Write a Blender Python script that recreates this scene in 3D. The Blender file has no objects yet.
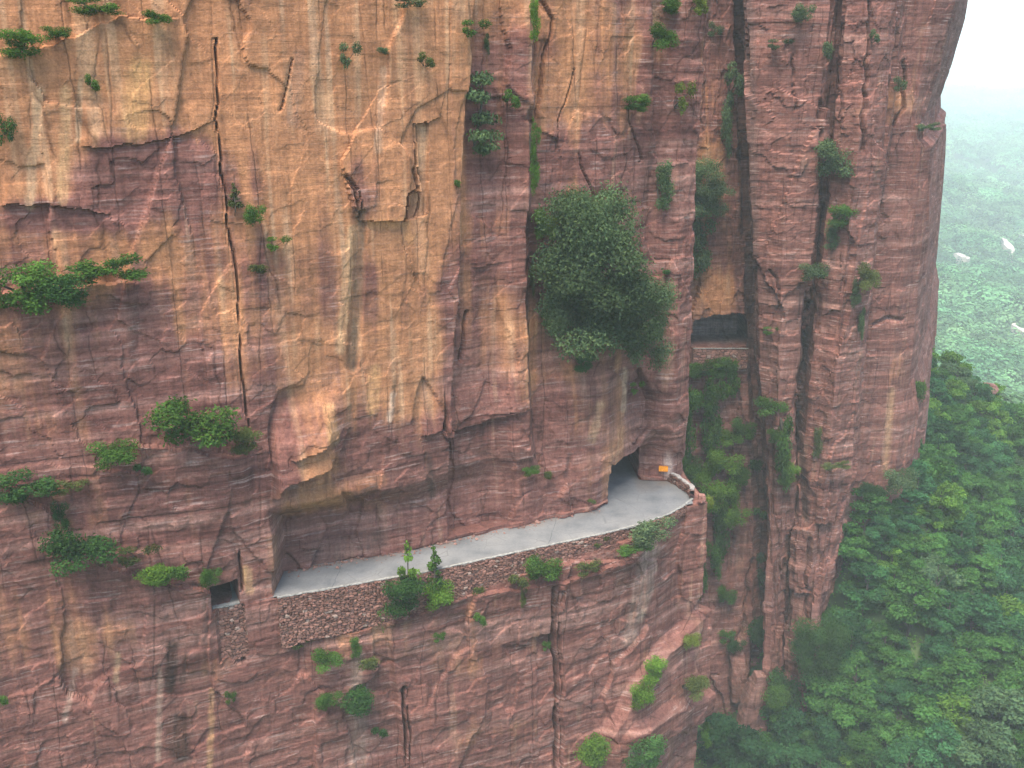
import bpy, math, random, time
T0 = time.time()
import numpy as np
from mathutils import Vector, Matrix, Euler

SC = bpy.context.scene
COL = SC.collection
rng = np.random.default_rng(11)
random.seed(5)
F = 1027.0
PITCH = math.radians(17.5)
H = 44.0
CP, SP = math.cos(PITCH), math.sin(PITCH)

# ------------------------------------------------------------------ helpers
def ray(px, py):
    a = (px-512)/F; b = (384-py)/F
    return np.array([a, CP+b*SP, -SP+b*CP])
def at_z(px, py, z):
    r = ray(px, py); return r*((z-H)/r[2])+np.array([0, 0, H])
def at_y(px, py, Y):
    r = ray(px, py); return r*(Y/r[1])+np.array([0, 0, H])
def project(x, y, z):
    zc = y*CP-(z-H)*SP
    yc = y*SP+(z-H)*CP
    zc = np.where(np.abs(zc) < 1e-3, 1e-3, zc)
    return 512+F*x/zc, 384-F*yc/zc, zc

def hsh(ix, iy, iz, seed):
    h = (ix.astype(np.int64)*374761393+iy.astype(np.int64)*668265263+iz.astype(np.int64)*2147483647+seed*974711) & 0xFFFFFFFF
    h = ((h ^ (h >> 13))*1274126177) & 0xFFFFFFFF
    h = ((h ^ (h >> 16))*2246822519) & 0xFFFFFFFF
    return ((h ^ (h >> 15)) & 0xFFFFFF)/float(0xFFFFFF)
def vn(x, y, z=None, seed=0):
    if z is None: z = np.zeros_like(x)
    ix, iy, iz = np.floor(x), np.floor(y), np.floor(z)
    fx, fy, fz = x-ix, y-iy, z-iz
    fx = fx*fx*(3-2*fx); fy = fy*fy*(3-2*fy); fz = fz*fz*(3-2*fz)
    def L(dz):
        a = hsh(ix, iy, iz+dz, seed); b = hsh(ix+1, iy, iz+dz, seed)
        c = hsh(ix, iy+1, iz+dz, seed); d = hsh(ix+1, iy+1, iz+dz, seed)
        return (a*(1-fx)+b*fx)*(1-fy)+(c*(1-fx)+d*fx)*fy
    if not np.any(fz): return L(0)
    return L(0)*(1-fz)+L(1)*fz
def fbm(x, y, z=None, seed=0, oct=4, gain=.5):
    s = 0; a = 1; t = 0
    for i in range(oct):
        s = s+a*vn(x*2**i+i*7.3, y*2**i+i*3.1, None if z is None else z*2**i, seed+i)
        t += a; a *= gain
    return s/t*2-1
def worley(x, y, seed=0, jit=.9):
    ix, iy = np.floor(x), np.floor(y)
    b1 = np.full(x.shape, 9.0); b2 = np.full(x.shape, 9.0)
    bi = np.zeros(x.shape); bx = np.zeros(x.shape); by = np.zeros(x.shape)
    zz = np.zeros_like(x)
    for dx in (-1, 0, 1):
        for dy in (-1, 0, 1):
            cx, cy = ix+dx, iy+dy
            px = cx+.5+jit*(hsh(cx, cy, zz, seed)-.5); py = cy+.5+jit*(hsh(cx, cy, zz, seed+1)-.5)
            ddx, ddy = x-px, y-py
            d = np.maximum(np.abs(ddx), np.abs(ddy))*.6+np.hypot(ddx, ddy)*.4
            m = d < b1
            b2 = np.where(m, b1, np.minimum(b2, d))
            bi = np.where(m, hsh(cx, cy, zz, seed+2), bi)
            bx = np.where(m, ddx, bx); by = np.where(m, ddy, by); b1 = np.where(m, d, b1)
    return bi, bx, by, b2-b1
def sstep(a, b, x):
    t = np.clip((x-a)/(b-a), 0, 1); return t*t*(3-2*t)
def segdist(U, V, pts):
    best = np.full(U.shape, 1e9)
    for (x0, y0), (x1, y1) in zip(pts[:-1], pts[1:]):
        dx, dy = x1-x0, y1-y0
        t = np.clip(((U-x0)*dx+(V-y0)*dy)/(dx*dx+dy*dy), 0, 1)
        best = np.minimum(best, np.hypot(U-x0-t*dx, V-y0-t*dy))
    return best
def inpoly(U, V, pts):
    c = np.zeros(U.shape, bool); n = len(pts)
    for i in range(n):
        x0, y0 = pts[i]; x1, y1 = pts[(i+1) % n]
        if y0 == y1: continue
        m = (y0 > V) != (y1 > V)
        c ^= m & (U < (x1-x0)*(V-y0)/(y1-y0)+x0)
    return c
def blob(U, V, x, y, rx, ry, p=1.5):
    return np.exp(-(((U-x)/rx)**2+((V-y)/ry)**2)**p)

def raw_mesh(name, co, faces, mat, parent=None, smooth=True):
    """co (n,3), faces (m,4)"""
    me = bpy.data.meshes.new(name)
    co = np.ascontiguousarray(co, dtype=np.float32); faces = np.ascontiguousarray(faces, dtype=np.int32)
    k = faces.shape[1]
    me.vertices.add(len(co)); me.vertices.foreach_set('co', co.ravel())
    me.loops.add(faces.size); me.loops.foreach_set('vertex_index', faces.ravel())
    me.polygons.add(len(faces))
    me.polygons.foreach_set('loop_start', np.arange(0, faces.size, k, dtype=np.int32))
    me.polygons.foreach_set('loop_total', np.full(len(faces), k, dtype=np.int32))
    me.polygons.foreach_set('use_smooth', np.full(len(faces), smooth, dtype=bool))
    me.update(calc_edges=True)
    if mat: me.materials.append(mat)
    o = bpy.data.objects.new(name, me); COL.objects.link(o)
    if parent is not None: o.parent = parent
    return o
def col_attr(o, rgba, name='tint'):
    a = o.data.color_attributes.new(name, 'FLOAT_COLOR', 'POINT')
    a.data.foreach_set('color', np.ascontiguousarray(rgba, dtype=np.float32).ravel())
def grid_faces(nr, nc):
    i = np.arange(nr*nc).reshape(nr, nc)
    return np.stack([i[:-1, :-1], i[:-1, 1:], i[1:, 1:], i[1:, :-1]], -1).reshape(-1, 4)
def tag(o, label=None, cat=None, group=None, kind=None):
    if label: o['label'] = label
    if cat: o['category'] = cat
    if group: o['group'] = group
    if kind: o['kind'] = kind
    return o
def empty(name, loc=(0, 0, 0)):
    o = bpy.data.objects.new(name, None); COL.objects.link(o); o.location = loc
    o.empty_display_size = .3
    return o

# ------------------------------------------------------------------ materials
class NT:
    def __init__(s, name):
        s.m = bpy.data.materials.new(name); s.m.use_nodes = True
        s.t = s.m.node_tree; s.t.nodes.clear()
        s.out = s.n('ShaderNodeOutputMaterial')
    def n(s, typ, **kw):
        nd = s.t.nodes.new(typ)
        for k, v in kw.items():
            if k.startswith('i_'):
                nd.inputs[int(k[2:]) if k[2:].isdigit() else k[2:]].default_value = v
            else: setattr(nd, k, v)
        return nd
    def l(s, a, b): s.t.links.new(a, b)
    def math(s, op, a, b=None):
        nd = s.n('ShaderNodeMath', operation=op)
        for i, v in enumerate((a, b)):
            if v is None: continue
            if isinstance(v, (int, float)): nd.inputs[i].default_value = v
            else: s.l(v, nd.inputs[i])
        return nd.outputs[0]
    def mix(s, fac, a, b, blend='MIX'):
        nd = s.n('ShaderNodeMix', data_type='RGBA', blend_type=blend)
        for i, v in ((0, fac), (6, a), (7, b)):
            if isinstance(v, (int, float)): nd.inputs[i].default_value = v
            elif isinstance(v, tuple): nd.inputs[i].default_value = v if len(v) == 4 else v+(1,)
            else: s.l(v, nd.inputs[i])
        return nd.outputs[2]
    def noise(s, vec, scale, detail=4, rough=.55, dist=0):
        nd = s.n('ShaderNodeTexNoise'); nd.inputs['Scale'].default_value = scale
        nd.inputs['Detail'].default_value = detail; nd.inputs['Roughness'].default_value = rough
        nd.inputs['Distortion'].default_value = dist
        s.l(vec, nd.inputs['Vector']); return nd.outputs['Fac']
    def mapping(s, vec, scale):
        nd = s.n('ShaderNodeMapping'); nd.inputs['Scale'].default_value = scale
        s.l(vec, nd.inputs['Vector']); return nd.outputs[0]
    def ramp(s, fac, stops):
        nd = s.n('ShaderNodeValToRGB'); r = nd.color_ramp
        while len(r.elements) < len(stops): r.elements.new(.5)
        for e, (p, c) in zip(r.elements, stops):
            e.position = p; e.color = c if len(c) == 4 else c+(1,)
        s.l(fac, nd.inputs[0]); return nd.outputs[0]
    def bsdf(s, col, rough=.9, normal=None, spec=.2):
        b = s.n('ShaderNodeBsdfPrincipled'); b.inputs['Roughness'].default_value = rough
        b.inputs['Specular IOR Level'].default_value = spec
        if isinstance(col, tuple): b.inputs['Base Color'].default_value = col+(1,)
        else: s.l(col, b.inputs['Base Color'])
        if normal is not None: s.l(normal, b.inputs['Normal'])
        s.l(b.outputs[0], s.out.inputs[0]); return b
    def bump(s, h, strength, dist):
        nd = s.n('ShaderNodeBump'); nd.inputs['Strength'].default_value = strength
        nd.inputs['Distance'].default_value = dist; s.l(h, nd.inputs['Height']); return nd.outputs[0]

def rock_material(name):
    t = NT(name)
    pos = t.n('ShaderNodeNewGeometry').outputs['Position']
    at = t.n('ShaderNodeVertexColor', layer_name='tint')
    base, lam = at.outputs['Color'], at.outputs['Alpha']
    # warped bedding coordinate
    wv = t.n('ShaderNodeVectorMath', operation='SCALE'); 
    wn = t.n('ShaderNodeTexNoise'); wn.inputs['Scale'].default_value = .22; wn.inputs['Detail'].default_value = 3
    t.l(pos, wn.inputs['Vector']); t.l(wn.outputs['Color'], wv.inputs[0]); wv.inputs['Scale'].default_value = .09
    add = t.n('ShaderNodeVectorMath', operation='ADD'); t.l(pos, add.inputs[0]); t.l(wv.outputs[0], add.inputs[1])
    bed = add.outputs[0]
    s1 = t.noise(t.mapping(bed, (.10, .10, 2.6)), 1, 5, .65)
    s2 = t.noise(t.mapping(bed, (.30, .30, 5.0)), 1, 3, .6)
    s3 = t.noise(t.mapping(bed, (.05, .05, .8)), 1, 3, .5)
    v1 = t.noise(t.mapping(pos, (1.3, 1.3, .10)), 1, 4, .6)
    g1 = t.noise(pos, 1.6, 4, .65)
    g2 = t.noise(pos, 6.0, 3, .6)
    tone = t.ramp(s1, [(.30, (.66, .61, .61)), (.47, (.92, .90, .90)), (.56, (1.05, 1.05, 1.05)), (.72, (1.32, 1.31, 1.31))])
    c = t.mix(lam, base, t.mix(1.0, base, tone, 'MULTIPLY'))
    tone3 = t.ramp(s3, [(.33, (.82, .79, .80)), (.55, (1.03, 1.03, 1.03)), (.70, (1.16, 1.15, 1.14))])
    c = t.mix(lam, c, t.mix(1.0, c, tone3, 'MULTIPLY'))
    # thin pale laminae, broken up
    brk = t.ramp(t.noise(t.mapping(pos, (.5, .5, .6)), 1, 3, .6), [(.42, (0, 0, 0)), (.62, (1, 1, 1))])
    pl = t.ramp(s2, [(.555, (0, 0, 0)), (.63, (1, 1, 1))])
    f = t.math('MULTIPLY', t.math('MULTIPLY', pl, brk), t.math('MULTIPLY', lam, .42))
    c = t.mix(f, c, (.40, .31, .285))
    vs = t.ramp(v1, [(.30, (.70, .68, .68)), (.50, (1, 1, 1)), (.70, (1.22, 1.2, 1.15))])
    c = t.mix(.75, c, t.mix(1.0, c, vs, 'MULTIPLY'))
    v2 = t.noise(t.mapping(pos, (4.2, 4.2, .30)), 1, 3, .6)
    c = t.mix(.8, c, t.mix(1.0, c, t.ramp(v2, [(.3, (.80, .79, .78)), (.5, (1, 1, 1)), (.7, (1.16, 1.15, 1.13))]), 'MULTIPLY'))
    gg = t.ramp(g1, [(.28, (.75, .73, .73)), (.5, (1, 1, 1)), (.72, (1.2, 1.19, 1.18))])
    c = t.mix(.8, c, t.mix(1.0, c, gg, 'MULTIPLY'))
    g3 = t.ramp(g2, [(.30, (.72, .72, .72)), (.5, (1, 1, 1)), (.70, (1.22, 1.22, 1.22))])
    c = t.mix(.7, c, t.mix(1.0, c, g3, 'MULTIPLY'))
    jv = t.n('ShaderNodeVectorMath', operation='SCALE'); jn = t.n('ShaderNodeTexNoise'); jn.inputs['Scale'].default_value = .45; jn.inputs['Detail'].default_value = 3
    t.l(pos, jn.inputs['Vector']); t.l(jn.outputs['Color'], jv.inputs[0]); jv.inputs['Scale'].default_value = .4
    ja = t.n('ShaderNodeVectorMath', operation='ADD'); t.l(pos, ja.inputs[0]); t.l(jv.outputs[0], ja.inputs[1])
    def vor(scale, feat):
        v = t.n('ShaderNodeTexVoronoi', feature=feat); v.inputs['Scale'].default_value = 1
        t.l(t.mapping(ja.outputs[0], scale), v.inputs['Vector']); return v
    e1 = vor((.28, .28, .2), 'DISTANCE_TO_EDGE').outputs['Distance']
    cell = vor((.42, .42, 1.1), 'F1').outputs['Color']
    msk = t.ramp(t.noise(pos, .35, 3, .6), [(.42, (0, 0, 0)), (.58, (1, 1, 1))])
    k1 = t.ramp(e1, [(.0, (.35, .33, .33)), (.022, (.8, .8, .8)), (.05, (1, 1, 1))])
    c = t.mix(t.math('MULTIPLY', msk, .15), c, t.mix(1.0, c, k1, 'MULTIPLY'))
    e3 = vor((.40, .40, .022), 'DISTANCE_TO_EDGE').outputs['Distance']
    msk3 = t.ramp(t.noise(t.mapping(pos, (.3, .3, .12)), 1, 3, .6), [(.46, (0, 0, 0)), (.56, (1, 1, 1))])
    k3 = t.ramp(e3, [(.0, (.40, .38, .38)), (.016, (.85, .85, .85)), (.03, (1, 1, 1))])
    c = t.mix(t.math('MULTIPLY', msk3, .8), c, t.mix(1.0, c, k3, 'MULTIPLY'))
    bw = t.n('ShaderNodeRGBToBW'); t.l(cell, bw.inputs[0])
    c = t.mix(.8, c, t.mix(1.0, c, t.ramp(bw.outputs[0], [(.2, (.86, .85, .86)), (.5, (1, 1, 1)), (.8, (1.14, 1.13, 1.12))]), 'MULTIPLY'))
    blk = t.math('MULTIPLY', bw.outputs[0], 1.3)
    blk = t.math('ADD', blk, t.math('MULTIPLY', t.math('MULTIPLY', t.math('MINIMUM', e1, .05), 5), msk))
    h = t.math('ADD', t.math('MULTIPLY', blk, t.math('ADD', t.math('MULTIPLY', lam, .75), .05)), t.math('MULTIPLY', t.math('MULTIPLY', s1, .28), lam))
    g3n = t.noise(pos, 13.0, 3, .7)
    c = t.mix(.7, c, t.mix(1.0, c, t.ramp(g3n, [(.3, (.74, .73, .73)), (.5, (1, 1, 1)), (.7, (1.24, 1.23, 1.22))]), 'MULTIPLY'))
    h = t.math('ADD', h, t.math('MULTIPLY', t.math('MULTIPLY', t.math('MINIMUM', e3, .03), 16), msk3))
    h = t.math('ADD', h, t.math('MULTIPLY', g3n, .22))
    h = t.math('ADD', h, t.math('ADD', t.math('MULTIPLY', g1, .7), t.math('MULTIPLY', s2, .35)))
    t.bsdf(c, .93, t.bump(h, .6, .2), .15)
    return t.m

def leaf_material(name):
    t = NT(name)
    oi = t.n('ShaderNodeObjectInfo')
    at = t.n('ShaderNodeVertexColor', layer_name='tint')
    c = t.mix(1.0, oi.outputs['Color'], at.outputs['Color'], 'MULTIPLY')
    hs = t.n('ShaderNodeHueSaturation'); t.l(c, hs.inputs['Color'])
    t.l(t.math('ADD', t.math('MULTIPLY', oi.outputs['Random'], .5), .75), hs.inputs['Value'])
    d = t.n('ShaderNodeBsdfDiffuse'); t.l(hs.outputs[0], d.inputs[0])
    tr = t.n('ShaderNodeBsdfTranslucent'); t.l(t.mix(1.0, hs.outputs[0], (1.0, 1.1, .55), 'MULTIPLY'), tr.inputs[0])
    ms = t.n('ShaderNodeMixShader'); ms.inputs[0].default_value = .35
    t.l(d.outputs[0], ms.inputs[1]); t.l(tr.outputs[0], ms.inputs[2]); t.l(ms.outputs[0], t.out.inputs[0])
    return t.m

def attr_material(name, rough=.95, bump=.5, scale=4):
    t = NT(name)
    pos = t.n('ShaderNodeNewGeometry').outputs['Position']
    at = t.n('ShaderNodeVertexColor', layer_name='tint')
    g = t.noise(pos, scale, 5, .65)
    gg = t.ramp(g, [(.3, (.65, .65, .65)), (.5, (1, 1, 1)), (.7, (1.3, 1.3, 1.3))])
    c = t.mix(1.0, at.outputs['Color'], gg, 'MULTIPLY')
    t.bsdf(c, rough, t.bump(g, bump, .1), .15)
    return t.m

def plain(name, col, rough=.9, scale=6, var=.35, bump=.4):
    t = NT(name)
    tc = t.n('ShaderNodeTexCoord').outputs['Object']
    g = t.noise(tc, scale, 5, .6)
    k0, k1 = 1-var, 1+var
    c = t.mix(1.0, col, t.ramp(g, [(.3, (k0, k0, k0)), (.7, (k1, k1, k1))]), 'MULTIPLY')
    t.bsdf(c, rough, t.bump(g, bump, .05), .2)
    return t.m

ROCK = rock_material('layered_red_rock')
LEAF = leaf_material('leaves')
BARK = plain('bark', (.060, .056, .046), .95, 8)
STONE = attr_material('rubble_stone', .95, .6, 7)
GROUND = attr_material('forest_soil', 1, .6, .5)
CONC = plain('pale_coping_concrete', (.22, .22, .212), .9, 5, .4)

def road_material():
    t = NT('road_concrete')
    pos = t.n('ShaderNodeNewGeometry').outputs['Position']
    at = t.n('ShaderNodeVertexColor', layer_name='tint')
    a = t.noise(pos, .35, 4, .6); b = t.noise(pos, 5, 5, .65)
    c = t.mix(1.0, at.outputs['Color'], t.ramp(a, [(.3, (.70, .72, .74)), (.5, (1, 1, 1)), (.7, (1.2, 1.18, 1.15))]), 'MULTIPLY')
    vv = t.n('ShaderNodeTexVoronoi', feature='DISTANCE_TO_EDGE'); vv.inputs['Scale'].default_value = .45; t.l(pos, vv.inputs['Vector'])
    c = t.mix(t.ramp(a, [(.45, (0, 0, 0)), (.6, (.6, .6, .6))]), c, t.mix(1.0, c, t.ramp(vv.outputs['Distance'], [(0, (.5, .5, .5)), (.02, (1, 1, 1))]), 'MULTIPLY'))
    c = t.mix(1.0, c, t.ramp(b, [(.3, (.88, .88, .88)), (.7, (1.1, 1.1, 1.1))]), 'MULTIPLY')
    t.bsdf(c, .8, t.bump(b, .2, .03), .25)
    return t.m
ROAD = road_material()

# ------------------------------------------------------------------ rock colour recipe
PURPLE = np.array([.166, .077, .064]); DARKP = np.array([.096, .043, .038]); PINK = np.array([.250, .140, .118])
OCHRE = np.array([.365, .175, .084]); CREAM = np.array([.43, .255, .142]); GREY = np.array([.21, .17, .145])
def lerp(a, b, t): return a*(1-t)[..., None]+b*t[..., None]

def common_rock(U, V, X, Y, Z, S, ochre, seed):
    """albedo from zones plus bedding, streaks and stains; alpha = how strongly bedding shows"""
    warp = fbm(S/9, Z/9, None, seed, 3)
    n1 = fbm(S/7, Z/5, None, seed+10, 4)
    strat = fbm(S/30, (Z+warp*.35)/1.1, None, seed+20, 4, .65)
    streak = fbm(S/1.3, Z/26, None, seed+30, 4, .6)
    streak2 = fbm(S/.7, Z/15, None, seed+37, 3, .6)
    c = lerp(np.broadcast_to(PURPLE, X.shape+(3,)), PINK, sstep(.0, .7, strat+.4*n1))
    c = lerp(c, DARKP, sstep(.05, .6, -strat+.35*n1)*.75)
    oc = np.clip(ochre+.55*n1+.5*streak, 0, 1)
    oc = sstep(.25, .85, oc)
    ocol = lerp(np.broadcast_to(OCHRE, X.shape+(3,)), CREAM, sstep(.05, .6, streak2+.3*n1))
    c = lerp(c, ocol, oc*.85)
    # run-off streaks, dark and pale
    dk = sstep(.25, .6, streak)*sstep(-.2, .3, n1)*.35
    c = lerp(c, GREY*.75, dk*(1-oc*.6))
    pal = sstep(.38, .62, streak2)*sstep(.0, .4, -n1+.15)
    c = lerp(c, np.array([.42, .28, .19]), pal*.28)
    lam = np.clip(1.0-.85*oc, .14, 1)
    return c, lam, oc

def grid_normals(P):
    du = np.gradient(P, axis=1); dv = np.gradient(P, axis=0)
    n = np.cross(du, dv); n /= np.linalg.norm(n, axis=-1, keepdims=True)+1e-9
    return n
def blur(A, k):
    for ax in (0, 1):
        B = A.copy()
        for i in range(1, k+1):
            B += np.roll(A, i, ax)+np.roll(A, -i, ax)
        A = B/(2*k+1)
    return A

def rock_detail(S, Z, seed, amp=1.0, smooth=None):
    """jointed facets, blocks and bedding steps, metres outward"""
    w = fbm(S/6, Z/6, None, seed, 3)*.25
    i1, dx, dz, e1 = worley(S/5.5+w, Z/13+w*.6, seed+1)
    d = .55*(i1-.5)+dx*1.1*(hsh(np.floor(i1*9999), i1*0, i1*0, seed+5)-.5)+dz*.9*(hsh(np.floor(i1*9999), i1*0+1, i1*0, seed+5)-.5)
    i2, dx2, dz2, e2 = worley(S/2.1+w, Z/1.7+w, seed+7)
    b2 = .26*(i2-.5)+.22*dx2*(hsh(np.floor(i2*9999), i2*0, i2*0, seed+8)-.5)
    i3, _, _, e3 = worley(S/.8+w*2, Z/.42+w, seed+9)
    b3 = .06*(i3-.5)
    zz = Z+.1*fbm(S/8, Z/8, None, seed+12, 3)
    st = .05*(hsh(np.floor(zz/.55), np.floor(S/11+w*2), zz*0, seed+13)-.5)+.10*(hsh(np.floor(zz/1.9), np.floor(S/17+w*2), zz*0, seed+14)-.5)
    f = .075*fbm(S/1.2, Z/.9, None, seed+15, 4, .6)
    k = 1.0 if smooth is None else smooth
    return amp*(d*(.45+.55*k)+(b2+b3+st)*k+f*(.3+.7*k)*.7)

# ------------------------------------------------------------------ MAIN CLIFF with the road shelf
CTRL = [  # lower/outer plan, plan at road level, upper plan, roof z0, roof z1
    ((-78, 51), (-78, 51), (-78, 51), 5, 9),
    ((-51.3, 63.8), (-51.3, 63.8), (-51.3, 63.8), 5, 9),
    ((-39.9, 70.1), (-39.9, 70.1), (-39.9, 70.1), 5, 9),
    ((-24.2, 77.0), (-24.2, 77.0), (-24.2, 77.0), 5, 9),
    ((-20.5, 78.6), (-20.5, 78.7), (-20.5, 78.6), 5, 9),
    ((-19.9, 78.9), (-20.5, 83.2), (-19.8, 79.0), 5.4, 8.2),
    ((-14.5, 81.0), (-15.0, 85.5), (-14.8, 82.0), 5.4, 8.4),
    ((-8.3, 83.4), (-8.7, 87.8), (-8.8, 85.8), 5, 8),
    ((0.8, 87.8), (0.7, 92.8), (0.3, 91.2), 4.0, 9),
    ((2.0, 88.3), (2.2, 93.8), (1.7, 92.2), 4.0, 9),
    ((2.4, 88.5), (2.9, 94.4), (2.0, 94.8), 4.0, 9),
    ((8.6, 91.2), (8.3, 97.0), (8.3, 97.8), 3.2, 6),
    ((9.5, 91.6), (9.5, 98.4), (9.6, 98.7), 3.2, 4.6),
    ((10.0, 91.9), (10.6, 124.), (10.3, 99.3), 3.0, 4.0),
    ((11.9, 92.8), (12.2, 125.), (12.7, 101.4), 3.8, 4.6),
    ((12.6, 93.2), (13.9, 104.8), (13.6, 102.4), 4.0, 5.0),
    ((15.6, 95.6), (16.9, 104.2), (16.6, 102.8), 2.0, 9),
    ((17.6, 97.6), (18.4, 104.9), (18.5, 104.0), 2.0, 9),
    ((20.4, 98.9), (18.9, 107), (18.9, 107), 2.0, 9),
    ((19.7, 104.), (18.5, 112), (18.5, 112), 2.0, 9),
    ((19.0, 150.), (16.5, 150), (16.5, 150), 2.0, 9)]

def main_cliff():
    step = .125
    ts, ws = [], []
    for k in range(len(CTRL)-1):
        L = max(math.dist(CTRL[k][j], CTRL[k+1][j]) for j in range(3))
        L0 = max(math.dist(CTRL[k][j], CTRL[k+1][j]) for j in (0, 2))
        st = step
        if k == 0: st = 1.2
        if k == 1: st = .35
        if k == len(CTRL)-2: st = .6
        n = max(2, int(max(L0, min(L, 6))/st))
        ts += list(k+np.arange(n)/n)
    ts.append(len(CTRL)-1); ts = np.array(ts)
    zs = np.concatenate([np.arange(-80, -42, .5), np.arange(-42, -.3, .125), np.arange(-.3, 10, .12), np.arange(10, 54, .125), np.arange(54, 56.5, .3), [57.5, 59, 61, 62]])
    ki = np.arange(len(CTRL))
    def itp(j, c): return np.interp(ts, ki, [q[j][c] for q in CTRL])
    lo = np.stack([itp(0, 0), itp(0, 1)], -1); inn = np.stack([itp(1, 0), itp(1, 1)], -1); hi = np.stack([itp(2, 0), itp(2, 1)], -1)
    z0 = np.interp(ts, ki, [q[3] for q in CTRL]); z1 = np.interp(ts, ki, [q[4] for q in CTRL])
    ds = np.hypot(*np.diff((lo+hi)/2, axis=0).T); s = np.concatenate([[0], np.cumsum(ds)])
    T, Z = np.meshgrid(ts, zs); S = np.broadcast_to(s, Z.shape).copy()
    # ragged roof line
    rn = .7*fbm(S/2.5, Z*0, None, 3, 3)
    w = sstep(0, 1, (Z-z0[None]-rn*.8)/(z1-z0)[None])
    below = Z < -.06
    A = np.where(below[..., None], lo[None], inn[None]*(1-w)[..., None]+hi[None]*w[..., None])
    P = np.concatenate([A, Z[..., None]], -1)
    X, Y = P[..., 0], P[..., 1]
    # small window of the tunnel in the left wall, and the recess walled up below it
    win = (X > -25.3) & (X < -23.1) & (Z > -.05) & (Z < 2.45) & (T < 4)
    P[..., 1] += np.where(win, 9.0, 0); P[..., 0] += np.where(win, -4.0, 0)
    rec = (X > -25.1) & (X < -22.7) & (Z <= -.05) & (Z > -5.2+.5*np.sin(X*3)) & (T < 4)
    P[..., 1] += np.where(rec, .5, 0)
    N = grid_normals(P)
    sgn = np.sign(np.median(N[..., 1])); N = N*-sgn
    N = blur(N, 4); N /= np.linalg.norm(N, axis=-1, keepdims=True)+1e-9
    # horizontal outward direction for macro features
    th = np.interp(ts, [0, 3, 8, 12, 15, 17, 18, 20], [-63, -65, -60, -58, -55, -30, 0, 0])
    O = np.stack([np.cos(np.radians(th)), np.sin(np.radians(th)), th*0], -1)[None]
    shelf = np.abs(Z) < .35          # keep the road bed flat
    inmouth = (T > 12.2) & (T < 15.2) & (Z > -.1) & (Z < 5.2)
    def features(U, V):
        d = np.zeros(U.shape)
        up = Z > .5
        def step_down(pts, amp, fade, w=1.2):      # rock above the line stands proud
            nonlocal d
            xs = [p[0] for p in pts]; ys = [p[1] for p in pts]
            yl = np.interp(U, xs, ys)+3*(vn(U/14, U*0, None, 71)-.5)
            wx = sstep(xs[0], xs[0]+8, U)*(1-sstep(xs[-1]-26, xs[-1]+8, U))
            d = d+np.where(V < yl, amp*wx*np.clip(1-(yl-V)/fade, 0, 1), 0)
        def ledge(pts, amp, fade):                  # rock below the line stands proud: a ledge
            nonlocal d
            xs = [p[0] for p in pts]; ys = [p[1] for p in pts]
            yl = np.interp(U, xs, ys)+5*(vn(U/11, U*0, None, 72)-.5)
            wx = sstep(xs[0], xs[0]+14, U)*(1-sstep(xs[-1]-14, xs[-1], U))
            d = d+np.where(V > yl, amp*wx*np.clip(1-(V-yl)/fade, 0, 1), 0)
        def crack(pts, wid, dep):
            nonlocal d
            jx = U+4*(vn(V/17, V*0, None, 73)-.5)+.5*(vn(V/4, V*0, None, 74)-.5)
            d = d-dep*1.5*np.exp(-(segdist(jx, V, pts)/(max(wid, 1.5)*(.75+.6*vn(V/22, V*0, None, 75))))**2)
        # slab steps on the ochre wall
        pg = inpoly(U+2*(vn(V/7, V*0, None, 5)-.5), V+2*(vn(U/9, U*0, None, 6)-.5), [(352, 205), (362, 222), (406, 221), (407, 195), (417, 190), (415, 125), (440, 118), (452, 60), (380, 90), (340, 160)])
        d = d+np.where(pg & up, .55*sstep(60, 215, V), 0)
        pg2 = inpoly(U, V, [(415, 124), (430, 122), (428, 215), (410, 220), (404, 221), (407, 196), (417, 190)])
        d = d-np.where(pg2, .35, 0)
        # right facing step at x = 462 and general buttress left of it
        e = np.interp(V, [0, 240, 480], [466, 453, 442])+3*(vn(V/20, V*0, None, 8)-.5)
        d = d-np.where(up, 1.5*sstep(-1.0, 2.5, U-e)*(1-sstep(40, 85, U-e)), 0)
        e2 = np.interp(V, [0, 90, 200], [652, 655, 658])
        d = d+np.where(up & (V < 190), 1.1*sstep(20, 2, e2-U)*sstep(6, 0, U-e2)*sstep(190, 120, V), 0)
        # lip over the road at the left
        step_down([(270, 500), (285, 488), (330, 470), (344, 452), (350, 430)], 1.9, 85)
        step_down([(290, 462), (318, 452), (341, 440), (345, 432)], 1.0, 55)
        step_down([(420, 438), (470, 424), (532, 410)], .7, 50)
        step_down([(285, 520), (330, 508), (380, 492)], .5, 22)
        step_down([(470, 268), (505, 264)], .35, 30)
        step_down([(80, 148), (160, 142), (215, 122)], .3, 60)
        step_down([(0, 205), (60, 206), (110, 214), (114, 222)], .4, 40)
        ledge([(-60, 290), (0, 292), (60, 285), (140, 282)], .8, 120)
        ledge([(130, 440), (200, 450), (255, 455)], .8, 90)
        ledge([(-60, 470), (10, 485), (60, 520), (90, 560), (160, 580), (215, 588)], .9, 110)
        ledge([(80, 465), (150, 475)], .4, 50)
        ledge([(-40, 64), (40, 50), (120, 18), (180, 16)], .5, 70)
        ledge([(300, 640), (345, 628), (400, 616), (440, 596), (520, 588), (590, 572), (650, 548)], .5, 60)
        ledge([(310, 690), (350, 700), (392, 690)], .5, 50)
        # cracks
        crack([(214, 40), (216, 120), (222, 180), (230, 240), (236, 300), (240, 360), (246, 425)], 1.3, .9)
        crack([(346, 176), (355, 190), (360, 215)], 1.4, .8)
        crack([(417, 170), (419, 192), (416, 216)], 1, .5)
        crack([(466, 312), (462, 360)], 1.0, .6)
        crack([(553, 585), (555, 640), (558, 700), (556, 768)], 1.6, 1.3)
        crack([(405, 690), (407, 730), (408, 768)], 1.2, 1.0)
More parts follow.
